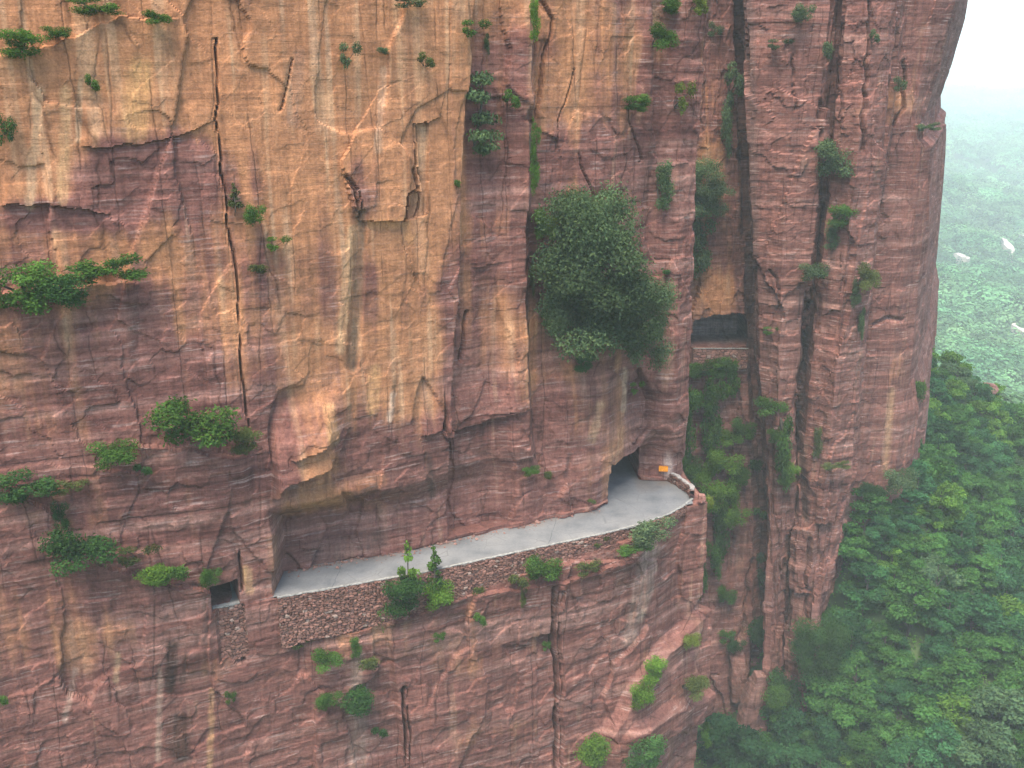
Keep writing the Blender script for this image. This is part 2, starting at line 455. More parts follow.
        crack([(640, 372), (650, 400), (646, 425), (634, 440)], 2.4, 1.6)
        crack([(572, 70), (560, 110), (555, 150)], 1.2, .5)
        crack([(600, 215), (590, 190), (577, 155)], 1.1, .5)
        crack([(628, 110), (632, 135), (640, 160)], 1.1, .6)
        crack([(540, 0), (548, 20), (540, 60), (533, 120)], 2.4, .9)
        crack([(290, 60), (280, 110)], 1.2, .3)
        crack([(238, 550), (240, 590)], 1.0, .7)
        crack([(224, 600), (238, 640), (243, 660)], 1.0, .5)
        # grey water chute
        d = d-.35*np.exp(-(segdist(U, V, [(360, 215), (357, 300), (352, 366)])/6)**4)
        # bulging jamb and hollow left of the mouth
        d = d+np.where(up, 1.0*blob(U, V, 585, 430, 38, 70), 0)
        d = d-np.where(up, 1.0*blob(U, V, 560, 300, 40, 90), 0)
        d = d-np.where(up, .9*blob(U, V, 626, 395, 14, 40), 0)
        d = d+np.where(up, .9*blob(U, V, 671, 380, 15, 120), 0)
        # under the road: blocks stepping out at the lower right
        lowr = ~up
        y1 = np.interp(U, [560, 622, 660, 716], [800, 690, 640, 590])+6*(vn(U/18, U*0, None, 81)-.5)
        d = d+np.where(lowr & (V > y1), 1.5*sstep(560, 640, U)*sstep(0, 14, V-y1), 0)
        y2 = np.interp(U, [560, 630, 716], [800, 722, 680])+5*(vn(U/15, U*0, None, 82)-.5)
        d = d+np.where(lowr & (V > y2), .9*sstep(600, 640, U)*sstep(0, 10, V-y2), 0)
        y3 = np.interp(U, [600, 650, 716], [800, 752, 712])
        d = d-np.where(lowr & (V > y3), 1.6*sstep(600, 650, U), 0)
        wb = np.interp(T, [5, 6, 7, 8, 11, 13, 15, 17], [-4.9, -4.6, -3.8, -2.2, -1.4, -1.1, -1.0, -.9])
        d = d-np.where((T > 4.95) & (T < 17.2) & (Z < 0) & (Z > wb-.1), .75, 0)
        # lower face: the panel right of the long crack stands proud
        d = d+np.where(lowr, .5*sstep(553, 559, U)*sstep(690, 640, U), 0)
        d = d+np.where(lowr & (V > 560), .6*sstep(700, 560, U)*sstep(-3, 3, U-np.interp(V, [600, 768], [384, 405])), 0)
        return d
    Q = P.copy()
    for it in range(2):
        U, V, D = project(Q[..., 0], Q[..., 1], Q[..., 2])
        f = features(U, V)
        Q = P+O*f[..., None]
    # detail
    U, V, D = project(Q[..., 0], Q[..., 1], Q[..., 2])
    och = np.zeros(U.shape)
    och += .85*sstep(330, 120, V+.10*(U-230))*sstep(560, 500, U)
    och += .55*blob(U, V, 400, 260, 120, 150)+.5*blob(U, V, 310, 80, 130, 110)+.35*blob(U, V, 330, 370, 70, 70)
    och += .75*blob(U, V, 590, 60, 55, 90)+.55*blob(U, V, 590, 200, 40, 50)+.45*blob(U, V, 590, 400, 60, 90)
    och -= .9*blob(U, V, 150, 165, 95, 45)+.8*blob(U, V, 60, 215, 70, 18)+.75*blob(U, V, 370, 180, 40, 45)
    och -= .3*blob(U, V, 470, 260, 25, 200)+.55*blob(U, V, 500, 120, 30, 120)
    och += .4*blob(U, V, 495, 340, 42, 90)+.5*blob(U, V, 280, 170, 40, 60)
    och += .35*blob(U, V, 60, 620, 80, 60)+.3*blob(U, V, 215, 700, 40, 90)+.25*blob(U, V, 200, 320, 60, 40)+.6*blob(U, V, 320, 500, 55, 16)+.6*blob(U, V, 320, 466, 26, 20)  # last two terms put the lip's orange bounce into the ochre
    och += .35*sstep(560, 300, V)*sstep(540, 430, U)*.6+.25*blob(U, V, 470, 700, 60, 60)
    och = np.clip(och, -.6, 1.1)
    det = rock_detail(S, Z, 100, 1.0, 1-.75*np.clip(och, 0, 1))
    det = .6*det+.4*blur(det[..., None], 1)[..., 0]
    Q = Q+N*(det*np.where(inmouth, .5, 1))[..., None]
    # flat shelf: push rock just under the road below it
    edge = (Z > -.45) & (Z < .3)
    Q[..., 2] = np.where(edge & (T > 4.6), np.where(Z < -.06, np.minimum(Q[..., 2], -.25), np.maximum(np.minimum(Q[..., 2], Z+.05), -.2)), Q[..., 2])
    U, V, D = project(Q[..., 0], Q[..., 1], Q[..., 2])
    c, lam, oc = common_rock(U, V, Q[..., 0], Q[..., 1], Z, S, och, 300)
    # named stains, plus painted bounce glow: pale chute below the bend, grey chute, cream runs, brown damp patches
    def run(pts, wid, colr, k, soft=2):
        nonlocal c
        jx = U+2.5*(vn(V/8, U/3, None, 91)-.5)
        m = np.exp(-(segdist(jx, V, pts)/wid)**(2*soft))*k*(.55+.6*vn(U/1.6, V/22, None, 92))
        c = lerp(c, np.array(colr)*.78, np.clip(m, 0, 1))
    run([(650, 545), (640, 590), (630, 640)], 7, (.48, .37, .30), .5)
    run([(657, 548), (650, 590), (640, 620)], 3, (.52, .41, .33), .45)
    run([(361, 212), (358, 300), (352, 368)], 5, (.19, .13, .085), .95)
    run([(352, 230), (346, 300), (340, 350)], 5, (.62, .42, .24), .6)
    run([(424, 130), (421, 165)], 5, (.62, .40, .24), .9)
    run([(425, 165), (418, 235), (425, 270)], 6, (.58, .32, .18), .6)
    run([(370, 224), (405, 223), (410, 240)], 5, (.55, .27, .12), .8)
    run([(375, 370), (372, 410)], 6, (.62, .36, .17), .8)
    run([(393, 395), (390, 420)], 3, (.68, .52, .40), .8)
    run([(330, 408), (334, 440)], 6, (.60, .36, .17), .7)
    run([(290, 508), (340, 488), (378, 480)], 9, (.46, .22, .10), .5)  # orange bounce light under the lip, painted into the rock colour
    run([(40, 90), (34, 150), (30, 205)], 5, (.52, .37, .23), .7)
    run([(66, 90), (64, 150), (62, 200)], 6, (.52, .34, .18), .7)
    run([(80, 80), (78, 140)], 3, (.60, .46, .30), .6)
    run([(140, 70), (134, 130)], 14, (.54, .33, .14), .6)
    run([(300, 55), (292, 120)], 7, (.24, .16, .13), .4)
    run([(384, 70), (378, 150)], 4, (.56, .40, .28), .5)
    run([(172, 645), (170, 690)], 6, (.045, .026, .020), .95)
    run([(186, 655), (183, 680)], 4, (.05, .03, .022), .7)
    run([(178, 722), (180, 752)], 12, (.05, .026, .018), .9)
    run([(160, 670), (158, 760)], 3, (.42, .31, .24), .6)
    run([(75, 670), (65, 720)], 3, (.42, .32, .26), .6)
    run([(118, 655), (116, 680)], 3, (.5, .36, .22), .6)
    run([(212, 690), (210, 768)], 3, (.48, .30, .15), .6)
    run([(360, 690), (358, 768)], 9, (.33, .25, .20), .5)
    run([(358, 655), (356, 690)], 6, (.40, .31, .25), .7)
    run([(246, 570), (250, 590)], 5, (.55, .36, .19), .7)
    run([(272, 540), (276, 590)], 6, (.46, .27, .14), .3)
    run([(600, 405), (592, 440)], 5, (.50, .33, .20), .7)
    run([(625, 370), (624, 410)], 3, (.52, .36, .24), .8)
    run([(570, 455), (566, 475)], 3, (.05, .03, .03), .9)
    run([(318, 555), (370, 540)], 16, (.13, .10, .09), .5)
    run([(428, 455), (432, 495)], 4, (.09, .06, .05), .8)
    whitewash = blob(U, V, 668, 466, 5, 13)
    c = lerp(c, np.array([.48, .42, .38]), np.clip(whitewash*.7, 0, 1))
    c = np.where(win[..., None], np.array([.13, .13, .13]), c)  # flat dark grey stands in for the shade inside the window
    # plateau behind the rim
    top = Q[-1].copy(); top[:, 0] -= 40; top[:, 1] += 75
    Q2 = np.concatenate([Q, top[None]], 0)
    rgba = np.concatenate([c, lam[..., None]], -1); rgba = np.concatenate([rgba, rgba[-1:]], 0)
    nr, nc = Q2.shape[:2]
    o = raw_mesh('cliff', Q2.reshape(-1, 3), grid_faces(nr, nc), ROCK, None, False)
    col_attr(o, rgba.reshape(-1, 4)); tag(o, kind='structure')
    return dict(U=U.ravel(), V=V.ravel(), D=D.ravel(), P=Q.reshape(-1, 3), O=np.broadcast_to(O, Q.shape).reshape(-1, 3))

# ------------------------------------------------------------------ FAR CLIFF: gully, columns, headland
def far_cliff():
    cols = [  # px at road level, depth, sideways lean per metre of height
        (560, 150, 0), (655, 157, 0), (692, 159, -.04), (744, 159.5, -.10), (747, 164, -.11), (757, 164, -.11), (760, 151, -.11),
        (780, 148.5, -.05), (801, 149, 0), (805, 150.5, 0), (807.5, 153.5, 0), (810.5, 153.5, 0), (813.5, 148.5, 0), (838, 145.5, 0), (861, 147.5, 0), (866, 153, 0),
        (895, 153.5, 0), (917, 155.5, 0), (921, 158, 0), (926, 190, 0), (926, 260, 0)]
    pl = np.array([list(at_y(p, 352, Y)[:2]) for p, Y, _ in cols])
    ts = []
    for k in range(len(cols)-1):
        L = math.dist(pl[k], pl[k+1])
        st = .22
        if k == 0: st = 1
        if k >= len(cols)-3: st = 1.0
        n = max(3, int(L/st)); ts += list(k+np.arange(n)/n)
    ts.append(len(cols)-1); ts = np.array(ts)
    zs = np.concatenate([np.arange(-80, -66, .8), np.arange(-66, 56.5, .22), [58, 60, 62]])
    ki = np.arange(len(cols))
    px, py = np.interp(ts, ki, pl[:, 0]), np.interp(ts, ki, pl[:, 1])
    s = np.concatenate([[0], np.cumsum(np.hypot(np.diff(px), np.diff(py)))])
    lean = np.interp(ts, ki, [q[2] for q in cols])
    T, Z = np.meshgrid(ts, zs); S = np.broadcast_to(s, Z.shape).copy()
    X = px[None]+lean[None]*Z*(Z > -30)+lean[None]*-30*(Z <= -30); Y = np.broadcast_to(py, Z.shape).copy()
    # headland silhouette against the valley: profile of the right end
    zp = [-80, -26, -24, -10, -8.5, -5, 6, 20, 31, 31.8, 33, 36, 42, 47, 53, 62]
    xp = [1.0, 1.0, 1.0, 1.0, .5, -.6, -1.0, -1.6, -2.6, -2.4, -3.9, -4.3, -3.0, -2.0, -.8, -.5]
    X = X+np.interp(Z, zp, xp)*sstep(15.2, 17.5, T)
    # G column narrows to its foot, whole foot steps out a little
    X = X-np.clip(-Z-18, 0, 50)*.10*sstep(12.5, 14.2, T)*sstep(16, 14.6, T)
    Y = Y-np.clip(-Z-30, 0, 40)*.10*sstep(6, 9, T)
    # gully talus between nose and columns
    gm = sstep(0, 1.5, T)*sstep(7.5, 5.5, T)
    Y = Y-np.clip(-Z-1.5, 0, 70)*.16*gm
    # tunnel window
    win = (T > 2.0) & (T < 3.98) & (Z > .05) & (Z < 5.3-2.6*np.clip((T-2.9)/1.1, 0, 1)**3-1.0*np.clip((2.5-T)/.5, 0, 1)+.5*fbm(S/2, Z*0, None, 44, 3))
    Yw = Y+np.where(win, 7, 0)
    P = np.stack([X, Yw, Z], -1)
    N = -grid_normals(P)*np.sign(np.median(grid_normals(P)[..., 1])); N = blur(N, 3); N /= np.linalg.norm(N, axis=-1, keepdims=True)+1e-9
    det = rock_detail(S*1.1, Z*.7, 500, 1.25)*(1-.6*sstep(15.0, 15.6, T))
    i4, dx4, dz4, e4 = worley(S/3.0, Z/9, 640)
    det = det+1.3*(i4-.5)*sstep(-10, -30, Z)*sstep(5, 7, T)
    vcol = fbm(S/2.2, Z/30, None, 611, 3)
    det = det+.9*vcol*sstep(2, -20, Z)
    Q = P+N*det[..., None]
    U, V, D = project(Q[..., 0], Q[..., 1], Q[..., 2])
    def crack(pts, wid, dep):
        jx = U+4*(vn(V/9, V*0, None, 73)-.5)
        return -dep*np.exp(-(segdist(jx, V, pts)/(wid*(.6+.8*vn(V/14, V*0, None, 75))))**2)
    cr = crack([(806, 300), (806, 360), (797, 395), (802, 470), (806, 520)], 2.4, 2.0)+crack([(820, 100), (822, 200), (818, 330)], 1.4, 1.0)
    cr += crack([(770, 270), (780, 290), (776, 310)], 1, .6)+crack([(870, 0), (866, 90), (862, 150)], 1.8, 1.2)+crack([(905, 60), (903, 110), (895, 125)], 1.5, .9)
    cr += crack([(808, 540), (806, 620)], 1.4, 1)+crack([(783, 560), (785, 640)], 1.2, .8)+crack([(752, 560), (740, 640)], 1.6, 1)+crack([(738, 480), (728, 570)], 1.6, 1)
    cr += crack([(840, 545), (838, 600)], 1.2, .8)+crack([(792, 40), (795, 110)], 1.2, .7)+crack([(840, 60), (843, 130)], 1.2, .8)+crack([(875, 325), (888, 318), (902, 320)], 1.6, .8)
    y118 = 126-.02*(U-860)
    cr += np.where((U > 858) & (V > y118), .9*np.clip(1-(V-y118)/160, 0, 1), 0)*sstep(16, 16.4, T)
    Q[..., 1] -= cr
    U, V, D = project(Q[..., 0], Q[..., 1], Q[..., 2])
    och = np.full(U.shape, -.15)
    och += .75*blob(U, V, 715, 180, 30, 160)+.6*blob(U, V, 715, 300, 30, 25)+.6*blob(U, V, 895, 400, 22, 70)+.5*blob(U, V, 900, 110, 30, 25)+.7*blob(U, V, 825, 580, 10, 14)+.5*blob(U, V, 915, 30, 15, 50)
    och += .35*blob(U, V, 880, 100, 40, 60)
    c, lam, oc = common_rock(U, V, Q[..., 0], Q[..., 1], Z, S, och, 700)
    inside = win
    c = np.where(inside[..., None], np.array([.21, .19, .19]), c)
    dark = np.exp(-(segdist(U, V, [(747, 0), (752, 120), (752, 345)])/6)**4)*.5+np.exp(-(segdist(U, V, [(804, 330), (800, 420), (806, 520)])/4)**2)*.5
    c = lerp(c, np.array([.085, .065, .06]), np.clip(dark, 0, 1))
    pale = np.exp(-(segdist(U, V, [(892, 390), (888, 440), (885, 470)])/3)**2)
    c = lerp(c, np.array([.40, .26, .15]), pale*.6)
    top = Q[-1].copy(); top[:, 0] -= 30; top[:, 1] += 120
    Q2 = np.concatenate([Q, top[None]], 0)
    rgba = np.concatenate([c, lam[..., None]], -1); rgba = np.concatenate([rgba, rgba[-1:]], 0)
    nr, nc = Q2.shape[:2]
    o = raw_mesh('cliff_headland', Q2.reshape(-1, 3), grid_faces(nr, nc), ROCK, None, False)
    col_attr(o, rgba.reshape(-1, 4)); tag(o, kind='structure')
    Ov = np.zeros(Q.shape); Ov[..., 0] = .25; Ov[..., 1] = -.97
    return dict(U=U.ravel(), V=V.ravel(), D=D.ravel(), P=Q.reshape(-1, 3), O=Ov.reshape(-1, 3))

NEAR = main_cliff()
print('near', len(NEAR['U']), round(time.time()-T0,1))
FAR = far_cliff()
print('FAR = far_cliff', round(time.time()-T0,1))

def pick(sheet, px, py):
    m = (np.abs(sheet['U']-px) < 2.5) & (np.abs(sheet['V']-py) < 2.5) & (sheet['D'] > 5)
    idx = np.nonzero(m)[0]
    if len(idx) == 0:
        d = (sheet['U']-px)**2+(sheet['V']-py)**2+np.where(sheet['D'] > 5, 0, 1e9)
        i = int(np.argmin(d))
    else: i = int(idx[np.argmin(sheet['D'][idx])])
    return sheet['P'][i], sheet['O'][i], float(sheet['D'][i])

# ------------------------------------------------------------------ ROAD
OUT_PX = [(276, 595.5), (283, 594), (350, 582.5), (420, 570.5), (520, 549), (600, 532), (640, 522), (665, 513), (680, 505), (690, 497)]
def road():
    ki = np.arange(len(CTRL)); ts = np.arange(2.5, 17.46, .05)
    lo = np.stack([np.interp(ts, ki, [q[0][c] for q in CTRL]) for c in (0, 1)], -1)
    inn = np.stack([np.interp(ts, ki, [q[1][c] for q in CTRL]) for c in (0, 1)], -1)
    # inside the rock at the left the tunnel floor runs on behind the wall
    dirn = np.array([-.45, .9])
    for i, t in enumerate(ts):
        if t < 5: inn[i] = lo[i]+dirn*4.6
        if t < 4.7: lo[i] = lo[i]+dirn*.0
    tg = np.gradient(lo, axis=0); tg /= np.linalg.norm(tg, axis=1, keepdims=True)
    out = lo+np.stack([tg[:, 1], -tg[:, 0]], -1)*(np.where(ts > 4.9, .36, 0)*np.clip((16.6-ts)/1.5, 0, 1))[:, None]
    k = 13
    rows = []
    for j in range(k):
        f = j/(k-1)
        xy = out*(1-f)+(inn+ (inn-out)/np.linalg.norm(inn-out, axis=1, keepdims=True)*.8)*f
        rows.append(np.concatenate([xy, np.full((len(ts), 1), .02)], 1))
    P = np.array(rows)
    # dust along the inner edge, slab joints as dark lines
    f = np.linspace(0, 1, k)[:, None]
    base = np.array([.150, .157, .165])
    c = np.broadcast_to(base, P.shape).copy()
    n = fbm(P[..., 0]/1.5, P[..., 1]/1.5, None, 21, 3)
    c = lerp(c, np.array([.14, .118, .104]), np.clip(sstep(.6, 1, f+.25*n)*.8, 0, 1))
    c = lerp(c, np.array([.18, .18, .178]), np.clip(sstep(.2, 0, f+.1*n)*.5, 0, 1))
    o = raw_mesh('road', P.reshape(-1, 3), grid_faces(k, len(ts)), ROAD)
    col_attr(o, np.concatenate([c, np.ones(c.shape[:2]+(1,))], -1).reshape(-1, 4)); tag(o, kind='structure')
    # slab joints
    jm = plain('joint_tar', (.085, .09, .095), .9, 5, .3)
    for t in (5.75, 10.2):
        i = int((t-2.5)/.05)
        a, b = P[0, i, :2], P[-3, min(i+3, len(ts)-1), :2]
        nn = 14; pts = []
        dr = (b-a)/np.linalg.norm(b-a); nrm = np.array([-dr[1], dr[0]])
        for q in range(nn):
            cpt = a+(b-a)*q/(nn-1)+nrm*random.uniform(-.05, .05)
            w = random.uniform(.015, .035)
            pts += [list(cpt-nrm*w)+[.026], list(cpt+nrm*w)+[.026]]
        fc = [[2*q, 2*q+1, 2*q+3, 2*q+2] for q in range(nn-1)]
        tag(raw_mesh('road_joint', np.array(pts), np.array(fc), jm), kind='structure')
road()

# ------------------------------------------------------------------ masonry
def masonry(name, path, zt, zb, outw, mat=STONE, parent=None, res=.07, stone=(.36, .24), thick=.5, seed=0, bright=1.0):
    """rubble wall: displaced stones on the outer face, a top and a back face. path: list of xy; zb per point"""
    path = np.array(path, float)
    L = np.concatenate([[0], np.cumsum(np.hypot(*np.diff(path, axis=0).T))])
    n = int(L[-1]/res)+1; s = np.linspace(0, L[-1], n)
    x, y = np.interp(s, L, path[:, 0]), np.interp(s, L, path[:, 1])
    zbv = np.interp(s, L, zb); ztv = np.interp(s, L, zt)
    m = int(np.max(ztv-zbv)/res)+2
    v = np.linspace(0, 1, m)
    Sg = np.broadcast_to(s, (m, n)); Zg = zbv[None]*(1-v[:, None])+ztv[None]*v[:, None]
    tx, ty = np.gradient(x), np.gradient(y); ln = np.hypot(tx, ty)+1e-9
    nx, ny = ty/ln*outw, -tx/ln*outw
    i1, dx, dz, e = worley(Sg/stone[0]+.2*fbm(Sg, Zg, None, seed+4, 2), Zg/stone[1], seed+50, .8)
    d = .16*sstep(.02, .20, e)*(.35+i1)+.03*fbm(Sg*4, Zg*4, None, seed, 3)
    ragged = .25*fbm(Sg/1.2, Sg*0, None, seed+9, 3)*(1-v[:, None])
    Px = x[None]+nx[None]*d; Py = y[None]+ny[None]*d
    P = np.stack([Px, Py, Zg+ragged], -1)
    top = np.stack([x-nx*thick, y-ny*thick, ztv], -1); back = np.stack([x-nx*thick, y-ny*thick, zbv], -1)
    P = np.concatenate([P, top[None], back[None]], 0)
    hue = hsh(np.floor(i1*99999), Sg*0, Sg*0, seed+60)[..., None]
    c = np.array([.15, .074, .060])*(1-hue)+np.array([.19, .108, .088])*hue
    c = c*(.66+.70*hsh(np.floor(i1*99999), Sg*0+1, Sg*0, seed+60))[..., None]*bright
    c = np.where((hsh(np.floor(i1*99999), Sg*0+2, Sg*0, seed+60) > .965)[..., None], np.array([.28, .21, .18]), c)
    c = lerp(c, np.array([.055, .034, .029]), 1-sstep(.0, .14, e))
    c = np.concatenate([c, c[-1:], c[-1:]], 0)
    o = raw_mesh(name, P.reshape(-1, 3), grid_faces(P.shape[0], P.shape[1]), mat, parent, False)
    col_attr(o, np.concatenate([c, np.ones(c.shape[:2]+(1,))], -1).reshape(-1, 4))
    return o
def coping(name, path, z, w, h, outw, mat, parent, res=.25, seed=0, jit=.035):
    path = np.array(path, float)
    L = np.concatenate([[0], np.cumsum(np.hypot(*np.diff(path, axis=0).T))])
    n = int(L[-1]/res)+2; s = np.linspace(0, L[-1], n)
    x, y = np.interp(s, L, path[:, 0]), np.interp(s, L, path[:, 1])
    tx, ty = np.gradient(x), np.gradient(y); ln = np.hypot(tx, ty)+1e-9
    nx, ny = ty/ln*outw, -tx/ln*outw
    jr = lambda a: rng.uniform(-a, a, n)
    zz = np.interp(s, L, z) if hasattr(z, '__len__') else np.full(n, z)
    ring = [(w/2, 0), (w/2, h), (-w/2, h), (-w/2, 0), (w/2, 0)]
    P = np.array([np.stack([x+nx*(a+jr(jit)), y+ny*(a+jr(jit)), zz+b+jr(jit*.7)], -1) for a, b in ring]); P[-1] = P[0]
    return raw_mesh(name, P.reshape(-1, 3), grid_faces(5, n), mat, parent, False)

opx = np.array(OUT_PX, float)
opath = [at_z(x, y, .0)[:2]+np.array([.20, -.42]) for x, y in OUT_PX]
wall = empty('retaining_wall', (0, 0, 0))
tag(wall, 'long dry stone retaining wall carrying the outer edge of the road', 'wall')
masonry('stonework', opath, [-.03]*10, [-4.9, -4.9, -4.6, -4.0, -3.1, -2.3, -1.7, -1.3, -1.0, -.9], 1, parent=wall, seed=1, thick=.45)
coping('kerb', opath, .0, .24, .08, 1, CONC, wall)

pp = [at_z(668, 481, 0)[:2], at_z(676, 485.5, 0)[:2], at_z(686, 493, 0)[:2], at_z(690.5, 496, 0)[:2], at_z(690, 499.5, 0)[:2]]
par = empty('parapet_wall', (0, 0, 0))
tag(par, 'low stone parapet with a pale capped top guarding the road bend', 'wall')
pp = np.array(pp); pin = pp+np.array([.0, 0])
masonry('stonework', pin, [1.0]*5, [0.0]*5, 1, parent=par, seed=5, thick=.4, stone=(.35, .25), bright=.8)
coping('coping', pp+np.array([.17, .1]), 1.0, .44, .12, 1, plain('pale_cap_stone', (.27, .25, .235), .9, 5, .3), par, res=.35, jit=.07)

lw = empty('window_infill_wall', (0, 0, 0))
tag(lw, 'narrow rubble stone wall beneath the small dark tunnel window', 'wall')
masonry('stonework', [(-25.15, 76.75), (-22.65, 77.85)], [.0, .0], [-5.4, -5.0], 1, parent=lw, seed=8, stone=(.4, .3))
coping('sill', [(-25.2, 76.75), (-22.7, 77.85)], .0, .4, .14, 1, CONC, lw)

fw = empty('gully_retaining_wall', (0, 0, 0))
tag(fw, 'pale rubble wall below the wide tunnel opening above the gully', 'wall')
a, b = at_y(693, 352, 158), at_y(748, 352, 158)
masonry('stonework', [a[:2], b[:2]], [.15, .0], [-3.5, -3.2], 1, parent=fw, seed=12, stone=(.7, .45), res=.12, bright=1.25, thick=.8)
coping('coping', [a[:2], b[:2]], .1, .35, .08, 1, CONC, fw)

# ------------------------------------------------------------------ sign
def box(name, c, size, mat, parent, rz=0, bevel=.01):
    import bmesh
    bm = bmesh.new(); bmesh.ops.create_cube(bm, size=1)
    bmesh.ops.scale(bm, vec=size, verts=bm.verts)
    bmesh.ops.bevel(bm, geom=bm.edges[:], offset=bevel, segments=2, affect='EDGES')
    me = bpy.data.meshes.new(name); bm.to_mesh(me); bm.free(); me.materials.append(mat)
    o = bpy.data.objects.new(name, me); COL.objects.link(o); o.parent = parent
    o.location = c; o.rotation_euler = (0, 0, rz); return o
sp, so, sd = pick(NEAR, 660, 469)
sg = empty('warning_sign', (sp[0], sp[1], 0))
sg.location = Vector(sp)+Vector((.12, -.38, 0)); sg.rotation_euler = (0, 0, math.radians(-8))
tag(sg, 'small orange rectangular sign fixed to the rock beside the tunnel mouth', 'sign')
box('board', (0, 0, 0), (.98, .04, .68), plain('orange_paint', (.72, .27, .02), .55, 5, .3, .1), sg)
box('border_rail', (0, -.032, .31), (.99, .02, .05), plain('dull_orange', (.45, .16, .02), .6), sg)
box('border_rail', (0, -.032, -.31), (.99, .02, .05), bpy.data.materials['dull_orange'], sg)
for q in (-.35, .35): box('bracket', (q, .22, 0), (.05, .4, .05), plain('grey_steel', (.25, .25, .25), .5), sg)

# ------------------------------------------------------------------ loose rocks
def rock_mesh(name, size, seed, mat=ROCK, sub=4):
    import bmesh
    rr = np.random.default_rng(seed*7+1)
    pts = rr.uniform(-1, 1, (34, 3)); ax = rr.integers(0, 3, 34); pts[np.arange(34), ax] = np.sign(pts[np.arange(34), ax])*rr.uniform(.8, 1, 34)
    pts[:, :2] *= (1-.18*(pts[:, 2:]+1)/2)
    bm = bmesh.new()
    for q in pts: bm.verts.new(q*np.array(size)/2)
    bmesh.ops.convex_hull(bm, input=bm.verts[:])
    for v in [v for v in bm.verts if not v.link_faces]: bm.verts.remove(v)
    bmesh.ops.triangulate(bm, faces=bm.faces[:])
    for q in range(4): bmesh.ops.subdivide_edges(bm, edges=bm.edges[:], cuts=1, use_grid_fill=True)
    bmesh.ops.triangulate(bm, faces=bm.faces[:])
    co = np.array([v.co for v in bm.verts]); x, y, z = co.T
    n = co/np.maximum(1e-6, np.linalg.norm(co, axis=1, keepdims=True))
    k = min(1, min(size)/2.5)
    d = .16*fbm(x/.8+9, z/.8, y/.8, seed, 4)+.22*(hsh(np.floor(z/.55+.3*x), np.floor(x/1.6), np.floor(y/1.6), seed)-.5)
    co = co+n*(d*k)[:, None]
    for v, c in zip(bm.verts, co): v.co = c
    me = bpy.data.meshes.new(name); bm.to_mesh(me); bm.free(); me.materials.append(mat)
    for p in me.polygons: p.use_smooth = False
    o = bpy.data.objects.new(name, me); COL.objects.link(o)
    z2 = z
    c = lerp(np.broadcast_to(PURPLE, co.shape), PINK, np.clip(fbm(x/9, z2/.5, y/9, seed+3, 3)+.55, 0, 1))
    col_attr(o, np.concatenate([c, np.full((len(co), 1), .9)], 1))
    return o
def rock_at(name, px, py, Y, size, rot, seed, label, cat='rock'):
    o = rock_mesh(name, size, seed); p = at_y(px, py, Y)
    o.location = p; o.rotation_euler = [math.radians(a) for a in rot]
    return tag(o, label, cat)
rock_at('rock_pinnacle', 750, 706, 144, (4.2, 4.0, 13.5), (3, 7, 20), 3, 'leaning square rock pinnacle standing at the gully foot above green undergrowth')
rock_at('rock_pillar', 738, 676, 150, (3.0, 3.2, 9), (0, -3, 10), 4, 'upright slab of split rock behind the leaning pinnacle')
bp = at_z(703, 508, 0)
for i, (dx, dy, sz, lab) in enumerate([(0, 0, (.9, .8, .6), 'purple boulder lying on the ledge just outside the parapet bend'),
                                      (.9, -.6, (1.0, .7, .25), 'flat pale slab lying on the ledge tip below the parapet'),
                                      (-.3, -1.2, (.6, .6, .5), 'small dark boulder wedged between kerb end and ledge')]):
    o = rock_mesh('boulder', sz, 20+i); o.location = [(19.95, 99.5, .2), (19.75, 98.55, .12), (20.1, 98.95, .15)][i]; o.rotation_euler = (0, .05, i*.8); tag(o, lab, 'boulder')


# loose rubble and grit along the foot of the wall
def rubble():
    r = np.random.default_rng(4); ki = np.arange(len(CTRL)); n = 900
    t = r.uniform(5.05, 11.9, n)
    inn = np.stack([np.interp(t, ki, [q[1][c] for q in CTRL]) for c in (0, 1)], -1); lo = np.stack([np.interp(t, ki, [q[0][c] for q in CTRL]) for c in (0, 1)], -1)
    d = lo-inn; d /= np.linalg.norm(d, axis=1, keepdims=True)
    p = inn+d*(r.exponential(.33, n)+.0)[:, None]
    sz = .035+r.exponential(.055, n); base = np.array([(1, 0, 0), (0, 1, 0), (-1, 0, 0), (0, -1, 0), (.1, .1, .8), (0, 0, -.5)])
    V_ = (base[None]*r.uniform(.6, 1.2, (n, 6, 1)))*sz[:, None, None]
    a = r.uniform(0, 6.28, n); ca, sa = np.cos(a)[:, None], np.sin(a)[:, None]
    V_ = np.stack([V_[..., 0]*ca-V_[..., 1]*sa, V_[..., 0]*sa+V_[..., 1]*ca, V_[..., 2]], -1)
    V_[..., 0] += p[:, 0:1]; V_[..., 1] += p[:, 1:2]; V_[..., 2] += .02+sz[:, None]*.3
    f = np.array([(0, 1, 4), (1, 2, 4), (2, 3, 4), (3, 0, 4), (1, 0, 5), (2, 1, 5), (3, 2, 5), (0, 3, 5)])
    F_ = (f[None]+6*np.arange(n)[:, None, None]).reshape(-1, 3)
    o = raw_mesh('rubble', V_.reshape(-1, 3), F_, STONE, None, False)
    c = np.array([.20, .115, .095])*r.uniform(.6, 1.5, (n, 1)); c = np.concatenate([c, np.ones((n, 1))], 1)
    col_attr(o, np.repeat(c, 6, 0)); tag(o, 'loose reddish grit and stones along the foot of the wall beside the road', 'rubble', kind='stuff')
rubble()

